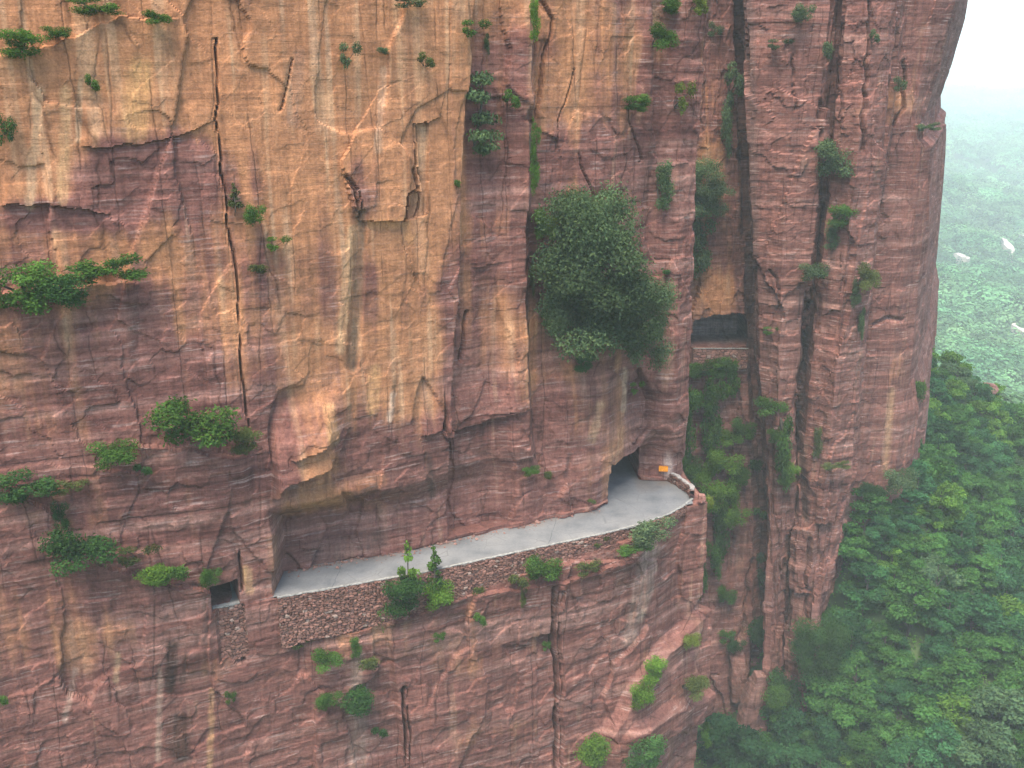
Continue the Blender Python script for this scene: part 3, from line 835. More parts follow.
# ------------------------------------------------------------------ foliage
def leaves(blobs, n, size, seed, droop=.2, flat=1.0):
    """many small leaf faces through the volume of several overlapping uneven clumps"""
    r = np.random.default_rng(seed)
    bl = np.array(blobs, float)                       # x y z rx ry rz
    vol = (bl[:, 3]*bl[:, 4]*bl[:, 5])**(2/3); pk = r.choice(len(bl), n, p=vol/vol.sum())
    u = r.normal(size=(n, 3)); u /= np.linalg.norm(u, axis=1, keepdims=True)
    rad = r.uniform(.25, 1, n)**.45
    lump = 1+.32*fbm(u[:, 0]*2.2+pk*5.1, u[:, 1]*2.2, u[:, 2]*2.2, seed, 2)
    p = bl[pk, :3]+u*(rad*lump)[:, None]*bl[pk, 3:]+r.normal(size=(n, 3))*bl[pk, 3:]*.2
    # leaf frame: normal leans outward and up
    nrm = u*.7+r.normal(size=(n, 3))*.55+np.array([0, 0, .55]); nrm /= np.linalg.norm(nrm, axis=1, keepdims=True)
    t = np.cross(nrm, r.normal(size=(n, 3))); t /= np.linalg.norm(t, axis=1, keepdims=True)+1e-9
    t[:, 2] -= droop; t /= np.linalg.norm(t, axis=1, keepdims=True)
    b = np.cross(nrm, t); b /= np.linalg.norm(b, axis=1, keepdims=True)+1e-9
    s = size*r.uniform(.6, 1.5, n)[:, None]
    q = np.stack([p-t*s*.6, p+b*s*.34+nrm*s*.06, p+t*s*.6-nrm*s*.1, p-b*s*.34+nrm*s*.06], 1)
    tone = .62+.6*hsh(pk.astype(float), pk*0., pk*0., seed)+r.uniform(-.2, .2, n)
    yel = r.uniform(0, 1, n)*.5
    c = np.stack([tone*(.85+.5*yel), tone*(1.0+.1*yel), tone*(1.0-.35*yel), np.ones(n)], 1)
    return q.reshape(-1, 3), np.repeat(c, 4, 0)
def leaf_mesh(name, blobs, n, size, seed, **k):
    co, c = leaves(blobs, n, size, seed, **k)
    o = raw_mesh(name, co, np.arange(len(co)).reshape(-1, 4), LEAF, None, False); col_attr(o, c)
    return o
def tube(pts, rads, sides=5):
    pts = [Vector(p) for p in pts]; co = []; fc = []
    for i, p in enumerate(pts):
        d = (pts[min(i+1, len(pts)-1)]-pts[max(i-1, 0)]).normalized()
        a = d.orthogonal().normalized(); b = d.cross(a)
        for k in range(sides):
            g = 2*math.pi*k/sides; co.append(p+(a*math.cos(g)+b*math.sin(g))*rads[i])
    for i in range(len(pts)-1):
        for k in range(sides):
            fc.append([i*sides+k, i*sides+(k+1) % sides, (i+1)*sides+(k+1) % sides, (i+1)*sides+k])
    return co, fc
def branch_mesh(name, chains):
    co, fc = [], []
    for pts, rads in chains:
        c, f = tube(pts, rads); o = len(co); co += [list(x) for x in c]; fc += [[a+o for a in q] for q in f]
    return raw_mesh(name, np.array(co), np.array(fc), BARK)

PROTO = {}
def proto(kind, blobs, n, size, chains, seed, stem='stem', crown='foliage', **k):
    f = leaf_mesh(crown, blobs, n, size, seed, **k); b = branch_mesh(stem, chains)
    for o in (f, b): COL.objects.unlink(o)
    PROTO.setdefault(kind, []).append((f, b))
def rb(r, n, spread, rad, zs=1.0, c=(0, -.8, 0)):
    out = []
    for i in range(n):
        q = rad*r.uniform(.6, 1.15)
        out.append((c[0]+r.uniform(-1, 1)*spread[0], c[1]+r.uniform(-1, 1)*spread[1], c[2]+r.uniform(-1, 1)*spread[2], q*r.uniform(.85, 1.3), q*.9, q*zs*r.uniform(.7, 1.1)))
    return out
def limbs(r, bl, base=(0, .1, -.35), rad=.05):
    ch = []
    for b in bl[:6]:
        mid = [(base[i]*.5+b[i]*.5)+r.uniform(-.08, .08) for i in range(3)]
        ch.append(([base, mid, b[:3]], [rad, rad*.7, rad*.3]))
    return ch
r = np.random.default_rng(3)
for i in range(6):      # rounded shrub rooted in the wall
    bl = rb(r, 9, (.62, .28, .5), .36, .85); proto('shrub', bl, 3600, .066, limbs(r, bl), 40+i)
for i in range(3):      # long mat along a ledge
    bl = rb(r, 12, (.68, .26, .52), .30, .9); proto('ledge', bl, 3600, .062, limbs(r, bl), 50+i)
for i in range(3):      # hanging creeper
    bl = rb(r, 11, (.42, .12, .85), .24, 1.3, (0, -.5, 0)); proto('creeper', bl, 3000, .062, limbs(r, bl, (0, .1, .8)), 60+i, droop=.7)
for i in range(2):      # thin sapling
    bl = rb(r, 9, (.5, .3, .65), .24, .45, (0, -.55, .2))+[(0, -.5, .95, .13, .13, .16), (0, -.5, .7, .22, .2, .1)]
    proto('sapling', bl, 750, .10, [([(0, .1, -.9), (0, -.45, -.4), (0, -.5, 1.0)], [.05, .045, .02])]+limbs(r, bl), 70+i)
for i in range(2):      # tiered small tree
    bl = []
    for z, w in ((.75, .5), (.35, .75), (-.15, .55), (-.6, .7), (-.85, .4)):
        for q in range(3): bl.append((r.uniform(-w, w)*.7+.1, -.5+r.uniform(-.25, .25), z+r.uniform(-.1, .1), .35, .3, .13))
    proto('tiered', bl, 2000, .085, [([(0, .1, -.9), (0, -.2, -.5), (.05, -.45, .2), (.1, -.5, .8)], [.06, .05, .04, .02])], 80+i)
for i in range(3):      # large dense spreading crown
    bl = rb(r, 40, (.70, .35, .70), .30, .85, (0, -.75, 0)); proto('big', bl, 22000, .036, limbs(r, bl, (-.1, .15, -.2), .04), 90+i, droop=.4)
for i in range(4):      # wispy tuft
    bl = rb(r, 5, (.6, .2, .5), .3, .9, (0, -.6, 0)); proto('tuft', bl, 1100, .085, limbs(r, bl, rad=.03), 100+i)

GR = {'dark': (.042, .094, .030), 'mid': (.066, .132, .030), 'bright': (.105, .19, .032), 'blue': (.080, .122, .064), 'yellow': (.16, .20, .05), 'grey': (.090, .130, .072), 'olive': (.090, .11, .04)}
USED = {}
def place(kind, base, outward, w, h, tint, label, name, cat, group, lean=0, depth=None, parts=('foliage', 'stem')):
    k = USED.get(kind, 0); USED[kind] = k+1
    f, b = PROTO[kind][k % len(PROTO[kind])]
    root = empty(name, base)
    rz = math.atan2(outward[1], outward[0])+math.pi/2
    root.rotation_euler = (0, lean, rz)
    root.scale = (w/2*(1 if (k//len(PROTO[kind])) % 2 == 0 else -1), depth or max(.5, (w+h)/4.2), h/2)
    root.scale = (abs(root.scale[0]), root.scale[1], root.scale[2])
    tag(root, label, cat, group)
    fo = f.copy(); COL.objects.link(fo); fo.parent = root; fo.color = GR[tint]+(1,)
    if min(w, h) > 1.2:
        bo = b.copy(); COL.objects.link(bo); bo.parent = root
    return root

# plants on the rock: kind, sheet, px, py, width px, height px, colour, label
G1 = 'shrubs growing on the main cliff'; G2 = 'shrubs growing on the far cliff'
PL = [
 ('ledge', 0, 98, 8, 50, 22, 'mid', 'dark leafy shrub at the very top left edge of the cliff'),
 ('shrub', 0, 22, 50, 48, 34, 'mid', 'wide green shrub high on the ochre wall near the top left corner'),
 ('shrub', 0, 57, 33, 28, 18, 'mid', 'small round shrub just right of the wide shrub in the top left corner'),
 ('shrub', 0, 157, 21, 28, 20, 'mid', 'lone small shrub on a short ledge above cream streaks at upper left'),
 ('tuft', 0, 94, 87, 13, 20, 'mid', 'tiny upright green tuft on bare ochre rock below the top left shrubs'),
 ('tuft', 0, 2, 130, 18, 34, 'dark', 'dark tuft cut by the left picture edge above the long green ledge'),
 ('ledge', 0, 24, 292, 76, 66, 'mid', 'large deep green shrub mat on the left ledge at the picture edge'),
 ('shrub', 0, 66, 290, 56, 44, 'dark', 'dull green shrub in the middle of the long left ledge'),
 ('ledge', 0, 108, 272, 70, 42, 'mid', 'leafy shrub at the right end of the long left ledge'),
 ('sapling', 0, 236, 206, 24, 30, 'olive', 'little tree clinging to the top of the long thin crack'),
 ('shrub', 0, 254, 218, 24, 30, 'mid', 'twiggy shrub just right of the long thin crack'),
 ('tuft', 0, 276, 246, 18, 14, 'bright', 'bright small tuft right of the long crack'),
 ('tuft', 0, 262, 266, 20, 14, 'olive', 'sparse tuft hanging below the bright tuft near the long crack'),
 ('shrub', 0, 190, 425, 80, 66, 'mid', 'biggest green shrub on the left wall at the foot of the long crack'),
 ('shrub', 0, 244, 445, 34, 34, 'olive', 'brownish green shrub where the long crack ends'),
 ('shrub', 0, 115, 457, 46, 38, 'mid', 'round green shrub left of the biggest left wall shrub'),
 ('tuft', 0, 145, 471, 18, 15, 'dark', 'small dark tuft touching the right of the round green shrub'),
 ('ledge', 0, 28, 488, 64, 40, 'dark', 'dark drooping shrub at the left edge halfway down'),
 ('tuft', 0, 70, 482, 26, 14, 'olive', 'thin olive tuft between the drooping shrub and round shrub'),
 ('shrub', 0, 82, 553, 70, 60, 'dark', 'bushy dark shrub above the orange stained lower left wall'),
 ('creeper', 0, 62, 522, 24, 34, 'dark', 'narrow dark growth climbing from the bushy dark shrub'),
 ('tuft', 0, 136, 556, 30, 18, 'olive', 'flat olive tuft right of the bushy dark shrub'),
 ('shrub', 0, 156, 580, 42, 30, 'bright', 'bright green shrub left of the small dark tunnel window'),
 ('tuft', 0, 183, 567, 24, 24, 'mid', 'twiggy tuft behind the bright shrub near the small window'),
 ('shrub', 0, 211, 580, 24, 28, 'mid', 'small shrub hanging over the corner of the small tunnel window'),
 ('tuft', 0, 4, 700, 14, 18, 'mid', 'little green tuft at the left edge near the bottom'),
 ('tuft', 0, 231, 697, 10, 14, 'mid', 'tiny tuft below the narrow infill wall'),
 ('tuft', 0, 349, 58, 16, 24, 'grey', 'greyish tuft on the ochre wall left of two other dry tufts'),
 ('tuft', 0, 386, 48, 14, 10, 'grey', 'faint dry tuft in the row of tufts on the upper ochre wall'),
 ('tuft', 0, 429, 62, 17, 18, 'olive', 'olive tuft on the upper ochre wall beside the vertical step'),
 ('tuft', 0, 406, 2, 30, 12, 'grey', 'greyish shrub at the top picture edge over the ochre wall'),
 ('tuft', 0, 474, 31, 22, 16, 'mid', 'small green tuft high in the recess right of the vertical step'),
 ('creeper', 0, 488, 46, 12, 18, 'grey', 'thin trailing growth below the tuft high in the recess'),
 ('tiered', 0, 482, 118, 46, 70, 'blue', 'tiered blue green small tree in the recess right of the vertical step'),
 ('tuft', 0, 459, 181, 8, 12, 'mid', 'tiny tuft on the vertical step below the tiered tree'),
 ('tuft', 0, 518, 103, 17, 22, 'mid', 'small tuft near the shadowed corner right of the tiered tree'),
 ('creeper', 0, 536, 24, 16, 36, 'bright', 'bright creeper at the top of the deep vertical corner'),
 ('creeper', 0, 534, 170, 12, 60, 'mid', 'slim green creeper in the vertical corner above the big tree'),
 ('shrub', 0, 545, 226, 28, 44, 'bright', 'light green shrub against the upper left of the big dark tree'),
 ('creeper', 0, 533, 280, 9, 34, 'olive', 'slim olive creeper in the vertical corner left of the big tree'),
 ('tuft', 0, 548, 318, 18, 16, 'mid', 'green tuft peeping out under the lower left of the big tree'),
 ('big', 0, 594, 252, 96, 104, 'blue', 'big dark tree with dense crown on the wall above the tunnel mouth'),
 ('big', 0, 606, 300, 118, 116, 'blue', 'lower spreading tree under the big dark tree above the tunnel mouth'),
 ('big', 0, 645, 328, 54, 88, 'grey', 'paler grey green tree at the lower right of the big dark tree'),
 ('big', 0, 572, 300, 66, 84, 'blue', 'left part of the foliage mass hanging under the big dark tree'),
 ('shrub', 0, 586, 360, 26, 26, 'dark', 'small dark shrub hanging below the big tree crown'),
 ('tuft', 0, 636, 392, 12, 12, 'bright', 'tiny bright tuft in the crack above the tunnel mouth'),
 ('shrub', 0, 531, 472, 20, 13, 'mid', 'small flat green shrub on the wall left of the tunnel mouth'),
 ('tuft', 0, 547, 473, 10, 14, 'olive', 'olive tuft right beside the small flat shrub near the road'),
 ('tuft', 0, 593, 502, 9, 8, 'olive', 'dry weed at the foot of the jamb beside the road'),
 ('shrub', 0, 663, 40, 30, 36, 'mid', 'leafy shrub near the top on the edge of the right buttress'),
 ('shrub', 0, 676, 3, 32, 20, 'mid', 'shrub at the top picture edge above the right buttress'),
 ('tuft', 0, 700, 4, 22, 22, 'yellow', 'yellowish tuft at the top picture edge over the gully'),
 ('ledge', 0, 637, 105, 40, 22, 'mid', 'green shrub on the little ledge high above the big tree'),
 ('tuft', 0, 680, 102, 16, 30, 'yellow', 'yellow green tuft on the right buttress shoulder'),
 ('creeper', 0, 667, 190, 30, 44, 'blue', 'blue green shrub on the buttress edge above the pale tree'),
 ('tuft', 0, 668, 270, 12, 8, 'dark', 'tiny dark tuft on the buttress right of the big tree'),
 ('shrub', 0, 650, 532, 56, 34, 'grey', 'grey green shrub on the retaining wall below the bend'),
 ('ledge', 0, 634, 548, 42, 20, 'mid', 'low green shrub under the grey green shrub below the bend'),
 ('shrub', 0, 541, 570, 40, 36, 'mid', 'rounded shrub at the head of the long crack below the road'),
 ('tuft', 0, 519, 578, 20, 20, 'olive', 'olive tuft left of the rounded shrub below the road'),
 ('tuft', 0, 587, 568, 26, 14, 'olive', 'flat yellowish weed on the wall right of the rounded shrub'),
 ('tuft', 0, 602, 546, 14, 10, 'olive', 'small weed in the stonework between two wall shrubs'),
 ('creeper', 0, 522, 600, 10, 20, 'olive', 'thin trailing weed below the olive tuft under the road'),
 ('sapling', 0, 409, 586, 34, 64, 'bright', 'slender bright sapling rising in front of the road edge'),
 ('sapling', 0, 438, 588, 30, 56, 'mid', 'second slender sapling right of the bright sapling'),
 ('shrub', 0, 404, 600, 46, 50, 'dark', 'dense dark shrub below the bright sapling on the stone wall'),
 ('shrub', 0, 442, 600, 32, 38, 'bright', 'leafy bright shrub below the second slender sapling'),
 ('creeper', 0, 382, 622, 22, 40, 'mid', 'green trailing growth left below the dense dark shrub'),
 ('ledge', 0, 370, 592, 26, 14, 'mid', 'low green shrub high on the stone wall left of the saplings'),
 ('tuft', 0, 482, 590, 14, 18, 'olive', 'sparse weed on the stone wall right of the saplings'),
 ('tuft', 0, 481, 621, 12, 20, 'mid', 'small green tuft on bare rock under the sparse weed'),
 ('tuft', 0, 438, 637, 12, 10, 'mid', 'tiny tuft alone on rock below the bright leafy shrub'),
 ('tuft', 0, 301, 643, 18, 10, 'olive', 'low weed at the lower left end of the stone wall'),
 ('shrub', 0, 325, 661, 30, 34, 'mid', 'round green shrub below the left end of the stone wall'),
 ('creeper', 0, 357, 650, 18, 22, 'mid', 'drooping shrub beside the pale patch below the stone wall'),
 ('tuft', 0, 374, 660, 22, 20, 'olive', 'olive tuft right of the drooping shrub near the pale patch'),
 ('shrub', 0, 358, 704, 42, 42, 'dark', 'bushy dark green shrub on the bottom ledge of the lower wall'),
 ('shrub', 0, 327, 698, 30, 22, 'mid', 'flat green shrub left of the bushy one on the bottom ledge'),
 ('tuft', 0, 381, 733, 16, 16, 'dark', 'small dark tuft lowest on the wall right of the bottom ledge'),
 ('tuft', 0, 547, 645, 9, 10, 'mid', 'tiny tuft in the long crack below the road'),
 ('shrub', 0, 690, 637, 26, 20, 'yellow', 'yellow green shrub on top of the right protruding block'),
 ('shrub', 0, 656, 672, 28, 36, 'bright', 'bright upright shrub left of the protruding block'),
 ('shrub', 0, 637, 698, 28, 38, 'bright', 'bright shrub lower left of the bright upright shrub'),
 ('shrub', 0, 696, 690, 34, 32, 'olive', 'olive shrub between the two lower right rock blocks'),
 ('shrub', 0, 599, 750, 46, 46, 'bright', 'large green shrub at the bottom edge under the lower wall'),
 ('ledge', 0, 644, 757, 60, 34, 'dark', 'dark leafy shrub at the bottom edge beside the large green one'),
 ('tuft', 0, 705, 738, 18, 18, 'mid', 'small shrub on the lowest right corner of the lower wall'),
 ('tuft', 0, 706, 498, 14, 24, 'yellow', 'yellow grass tuft on the ledge outside the parapet'),
 # ---- far cliff
 ('big', 1, 709, 192, 52, 54, 'grey', 'pale green leafy tree leaning out over the gully'),
 ('creeper', 1, 703, 252, 36, 56, 'blue', 'blue green growth hanging below the pale leafy tree'),
 ('creeper', 1, 729, 130, 22, 56, 'blue', 'hazy hanging shrub beside the black vertical cleft'),
 ('tuft', 1, 736, 85, 18, 40, 'blue', 'hazy tuft high beside the black vertical cleft'),
 ('tuft', 1, 716, 28, 16, 14, 'grey', 'faint tuft near the top of the gully wall'),
 ('shrub', 1, 801, 18, 26, 26, 'blue', 'hazy shrub near the top of the first far column'),
 ('tuft', 1, 779, 46, 20, 10, 'blue', 'tiny hazy tuft left below the top far column shrub'),
 ('tuft', 1, 828, 48, 12, 26, 'grey', 'hazy tuft in the joint between the far columns'),
 ('tuft', 1, 875, 38, 10, 16, 'blue', 'tiny tuft at the top of the headland edge'),
 ('tuft', 1, 900, 82, 14, 14, 'grey', 'faint tuft in the middle of the headland top'),
 ('shrub', 1, 836, 160, 44, 52, 'blue', 'largest hazy shrub on the far columns'),
 ('shrub', 1, 842, 218, 34, 28, 'mid', 'shrub directly below the largest hazy shrub'),
 ('creeper', 1, 834, 240, 26, 22, 'blue', 'small hanging shrub under the pair on the far columns'),
 ('shrub', 1, 812, 272, 32, 24, 'blue', 'shrub across the dark joint in the far columns'),
 ('shrub', 1, 866, 278, 22, 40, 'olive', 'olive shrub on the shoulder between column and headland'),
 ('creeper', 1, 858, 296, 18, 26, 'blue', 'small shrub tucked under the olive shoulder shrub'),
 ('creeper', 1, 863, 328, 12, 30, 'blue', 'narrow creeper below the shoulder of the far column'),
 ('ledge', 1, 928, 128, 26, 12, 'grey', 'low shrub on the headland ledge at the skyline'),
 ('tuft', 1, 771, 332, 16, 8, 'mid', 'tiny tuft right of the wide tunnel opening'),
 ('shrub', 1, 696, 372, 26, 22, 'mid', 'shrub in the corner under the left end of the gully wall'),
 ('creeper', 1, 734, 380, 22, 36, 'mid', 'creeper hanging under the right end of the gully wall'),
 ('shrub', 1, 716, 395, 26, 26, 'bright', 'bright shrub below the middle of the gully wall'),
 ('shrub', 1, 740, 430, 26, 30, 'mid', 'shrub high on the right side of the vegetated gully'),
 ('shrub', 1, 686, 412, 22, 34, 'mid', 'shrub against the nose high on the left of the gully'),
 ('shrub', 1, 690, 468, 24, 34, 'mid', 'shrub just above the parapet at the left of the gully'),
 ('shrub', 1, 730, 440, 26, 24, 'bright', 'bright shrub between creepers in the upper gully'),
 ('shrub', 1, 744, 478, 26, 26, 'mid', 'shrub on the right wall of the gully halfway down'),
 ('creeper', 1, 712, 462, 22, 46, 'bright', 'bright creeper in the centre of the gully'),
 ('shrub', 1, 730, 520, 34, 28, 'bright', 'bright shrub in the lower gully beside the columns'),
 ('creeper', 1, 716, 560, 22, 44, 'mid', 'creeper at the gully foot behind the ledge corner'),
 ('shrub', 1, 724, 596, 20, 26, 'mid', 'shrub in the narrow rift far below the parapet'),
 ('shrub', 1, 790, 476, 24, 30, 'bright', 'bright shrub low on the long hanging growth'),
 ('shrub', 1, 776, 436, 22, 20, 'mid', 'shrub on the first column below the lone shrub'),
 ('shrub', 1, 842, 664, 34, 34, 'mid', 'shrub at the right foot of the second column'),
 ('shrub', 1, 776, 700, 34, 40, 'mid', 'shrub right beside the leaning rock pinnacle'),
 ('ledge', 1, 728, 750, 50, 30, 'bright', 'low bright growth at the foot of the leaning pinnacle'),
 ('ledge', 1, 716, 370, 44, 26, 'mid', 'shrub hanging from the gully retaining wall'),
 ('creeper', 1, 690, 440, 32, 80, 'mid', 'long green creeper at the left of the vegetated gully'),
 ('creeper', 1, 712, 420, 34, 70, 'mid', 'wide creeper in the middle of the vegetated gully'),
 ('shrub', 1, 700, 400, 32, 30, 'mid', 'round shrub at the top of the vegetated gully'),
 ('shrub', 1, 724, 462, 36, 34, 'bright', 'green shrub halfway down the vegetated gully'),
 ('creeper', 1, 738, 500, 30, 50, 'bright', 'green creeper at the right of the vegetated gully'),
 ('shrub', 1, 715, 500, 38, 40, 'bright', 'leafy shrub low in the vegetated gully'),
 ('shrub', 1, 702, 478, 28, 30, 'bright', 'bright shrub behind the parapet in the gully'),
 ('creeper', 1, 722, 540, 26, 60, 'mid', 'leafy creeper trailing out of the gully foot'),
 ('creeper', 1, 706, 575, 18, 60, 'mid', 'narrow creeper beside the ledge corner'),
 ('shrub', 1, 768, 408, 36, 26, 'mid', 'lone shrub on the column right of the gully'),
 ('creeper', 1, 786, 460, 30, 70, 'mid', 'long hanging growth beside the black joint'),
 ('tuft', 1, 764, 462, 18, 20, 'mid', 'small tuft left of the long hanging growth'),
 ('creeper', 1, 818, 445, 14, 30, 'olive', 'olive growth right of the black joint'),
 ('ledge', 1, 832, 466, 30, 14, 'olive', 'flat olive shrub on a narrow ledge of the second column'),
 ('tuft', 1, 762, 511, 20, 16, 'mid', 'tuft at the right rim of the vegetated gully'),
 ('shrub', 1, 760, 632, 32, 42, 'dark', 'dark bushy shrub above the leaning rock pinnacle'),
 ('shrub', 1, 736, 648, 22, 18, 'dark', 'small dark shrub on top of the split rock slab'),
 ('tuft', 1, 726, 636, 16, 14, 'mid', 'small tuft left of the split rock slab top'),
 ('tuft', 1, 768, 570, 14, 36, 'grey', 'grey tuft in a joint below the gully'),
 ('big', 1, 820, 655, 50, 60, 'dark', 'dark tree at the foot of the second column'),
 ('shrub', 1, 790, 690, 44, 50, 'dark', 'dark shrub left of the dark foot tree'),
 ('shrub', 1, 806, 640, 30, 30, 'olive', 'olive shrub above the dark foot tree'),
 ('shrub', 1, 900, 480, 36, 34, 'blue', 'hazy shrub at the foot of the headland wall'),
 ('shrub', 1, 874, 492, 26, 22, 'dark', 'dark shrub left of the hazy one at the headland foot'),
 ('tuft', 1, 922, 385, 14, 30, 'mid', 'green shrub on the skyline edge low on the headland'),
]
for kind, sh, px, py, w, h, tint, lab in PL:
    base, outw, dep = pick(NEAR if sh == 0 else FAR, px, py+h*.12)
    m = dep/F
    tree = kind in ('big', 'tiered', 'sapling')
    ks = 1.55 if kind == 'tuft' else (1.12 if kind == 'big' else 1.12)
    bw, bh = w*m*ks, h*m*ks
    for q in range(2):      # foliage stands out from the wall: root it so the crown itself sits where the plant is
        cc = Vector(base)+Vector((outw[0], outw[1], 0))*max(.5, (bw+bh)/4.2)*(.75 if kind in ('big', 'shrub', 'ledge') else .55)
        cu, cv, _ = project(np.array([cc[0]]), np.array([cc[1]]), np.array([cc[2]]))
        ex, ey = float(cu[0])-px, float(cv[0])-py
        if q == 0: base, outw, dep = pick(NEAR if sh == 0 else FAR, px-ex, py+h*.06-ey)
    rootp = Vector(base)+Vector((outw[0], outw[1], 0))*-.05
    rt = place(kind, rootp, outw, bw*1.05, bh*1.05, tint, lab, 'cliff_tree' if tree else ('creeper' if kind == 'creeper' else 'shrub'),
               'tree' if tree else 'shrub', None)
    rt['group'] = 'trees growing on the cliffs' if tree else ('plants growing on the near cliff' if sh == 0 else 'plants growing on the far cliff')

# ------------------------------------------------------------------ TERRAIN
CT = [at_y(*q) for q in [
    (720, 768, 141), (760, 748, 143), (780, 768, 137), (850, 768, 128), (800, 700, 148), (845, 625, 148), (865, 520, 151), (880, 492, 153), (925, 480, 158),
    (900, 560, 150), (900, 650, 138), (900, 768, 121), (960, 768, 117), (1024, 768, 114), (950, 700, 130), (1024, 690, 136), (950, 600, 152), (1024, 600, 168),
    (950, 500, 178), (1024, 500, 202), (935, 420, 205), (985, 440, 215), (1024, 440, 232), (928, 366, 228), (955, 372, 236), (990, 402, 240), (1024, 418, 246), (1090, 440, 255)]]
CT = [tuple(c-np.array([0, 0, 3.0])) for c in CT]
CT += [(0, 20, -82), (40, 40, -80), (0, 60, -78), (40, 90, -68), (20, 120, -68), (70, 70, -66), (120, 90, -48), (160, 140, -30), (200, 120, -20), (-40, 30, -78), (0, 140, -60), (-60, 60, -70),
       (140, 300, -62), (80, 320, -50), (200, 340, -85), (250, 480, -150), (180, 240, -45), (240, 260, -50), (60, 260, -30), (60, 200, -18), (30, 170, -50), (150, 200, -40)]
CT += [tuple(at_y(*q)) for q in [(1030, 400, 782), (960, 395, 768), (900, 390, 761), (1000, 300, 1088), (900, 300, 1067), (1090, 300, 1115), (1000, 200, 2000), (900, 200, 1960), (1100, 190, 2050), (990, 125, 4000), (900, 125, 3900), (1100, 112, 4200), (980, 72, 7800), (1100, 62, 7900), (850, 70, 7600)]]
CT += [(800, 9000, 30), (2700, 9000, 60), (4800, 9000, 100), (1800, 1600, -60), (1400, 900, -180), (500, 400, -150), (500, 200, -80), (0, 1100, -40), (400, 0, -60), (200, 0, -70), (1400, 0, -60), (4800, 0, 0), (-100, 300, 0), (-100, 1600, 20), (-100, 9000, 20), (-100, 4500, 0), (4800, 4500, -20), (-100, 0, -70), (300, 560, -170), (0, -300, -75), (400, -300, -70), (-120, -300, -60), (4800, -300, 0)]
CT = np.array(CT)
def rbf_fit(c):
    d = np.hypot(c[:, None, 0]-c[None, :, 0], c[:, None, 1]-c[None, :, 1])
    n = len(c); A = np.zeros((n+3, n+3)); A[:n, :n] = d; A[:n, n] = 1; A[:n, n+1:] = c[:, :2]; A[n, :n] = 1; A[n+1:, :n] = c[:, :2].T
    A[:n, :n] -= np.eye(n)*2.0
    return np.linalg.solve(A, np.concatenate([c[:, 2], [0, 0, 0]]))
RB = rbf_fit(CT)
def ground_z(x, y):
    x = np.asarray(x, float); y = np.asarray(y, float)
    z = RB[len(CT)]+RB[len(CT)+1]*x+RB[len(CT)+2]*y
    for (cx, cy, _), w in zip(CT, RB): z = z+w*np.hypot(x-cx, y-cy)
    return z
def ground_full(x, y):
    far = sstep(450, 800, np.asarray(y, float))
    z = ground_z(x, y)
    return z+1.2*fbm(x/14, y/14, None, 31, 3)+far*(30*fbm(x/170, y/170, None, 33, 4)+100*(.4-np.abs(fbm(x/300+.35*y/300, y/420, None, 37, 3))))
def terrain():
    xs = np.concatenate([np.arange(-120, -20, 8), np.arange(-20, 180, 1.6), np.arange(180, 1400, 10), np.arange(1400, 2400, 30), np.arange(2400, 4801, 100)])
    ys = np.concatenate([np.arange(-300, -2, 30), np.arange(-2, 90, 6), np.arange(90, 270, 1.6), np.arange(270, 2000, 11), np.arange(2000, 4500, 45), np.arange(4500, 9001, 150)])
    Xg, Yg = np.meshgrid(xs, ys); Zg = ground_full(Xg, Yg)
    n = fbm(Xg/6, Yg/6, None, 35, 3)
    c = lerp(np.broadcast_to(np.array([.035, .075, .028]), Xg.shape+(3,)), np.array([.06, .075, .035]), np.clip(n+.4, 0, 1))
    o = raw_mesh('ground', np.stack([Xg, Yg, Zg], -1).reshape(-1, 3), grid_faces(len(ys), len(xs)), GROUND)
    col_attr(o, np.concatenate([c, np.ones(c.shape[:2]+(1,))], -1).reshape(-1, 4)); tag(o, kind='structure')
    # unseen gorge side under the viewpoint, added for shade, narrowed for sky light
    xs2 = np.arange(-24, 9, 3.0); zs2 = np.concatenate([np.arange(-90, 41.1, 3.0)])
    Xv, Zv = np.meshgrid(xs2, zs2)
    Yv = -3+2.2*fbm(Xv/9, Zv/9, None, 41, 4)-(Zv-41)*.03
    Yv = np.where(Zv > 39, np.minimum(Yv, -1.5), Yv)
    back = np.stack([xs2, np.full(len(xs2), -60.), np.full(len(xs2), 41.)], -1)
    P = np.concatenate([np.stack([Xv, Yv, Zv], -1), back[None]], 0)
    o2 = raw_mesh('cliff_viewpoint', P.reshape(-1, 3), grid_faces(P.shape[0], P.shape[1]), ROCK)
    cc = np.broadcast_to(np.array([.22, .12, .10, .8]), P.shape[:2]+(4,)); col_attr(o2, cc.reshape(-1, 4)); tag(o2, kind='structure')
terrain()
print('terrain', round(time.time()-T0,1))

# ------------------------------------------------------------------ forest on the near slope
def tree_proto(seed, conic):
    r = np.random.default_rng(seed); bl = []; ch = [([(0, 0, -.6), (.1, .05, 2.5), (.0, .1, 5.5), (.1, 0, 8.0)], [.26, .2, .13, .04])]
    n = 20 if not conic else 16
    for i in range(n):
        a = r.uniform(0, 6.28); z = r.uniform(2.6, 8.4)
        rr = (1.15-abs((z-5.2)/4.2)**2*.75)*2.5*r.uniform(.45, 1.05)
        if conic: rr *= .75
        q = r.uniform(.75, 1.35)
        c = (math.cos(a)*rr, math.sin(a)*rr, z)
        bl.append(c+(q*1.15, q*1.15, q*.62))
        if i < 9: ch.append(([(0, 0, max(1.2, z-2.2)), (c[0]*.5, c[1]*.5, z-.8), c], [.1, .07, .03]))
    f = leaf_mesh('crown', bl, 6800, .40, seed, droop=.25); t = branch_mesh('trunk', ch)
    for o in (f, t): COL.objects.unlink(o)
    return f, t
TP = [tree_proto(200+i, i % 3 == 2) for i in range(7)]
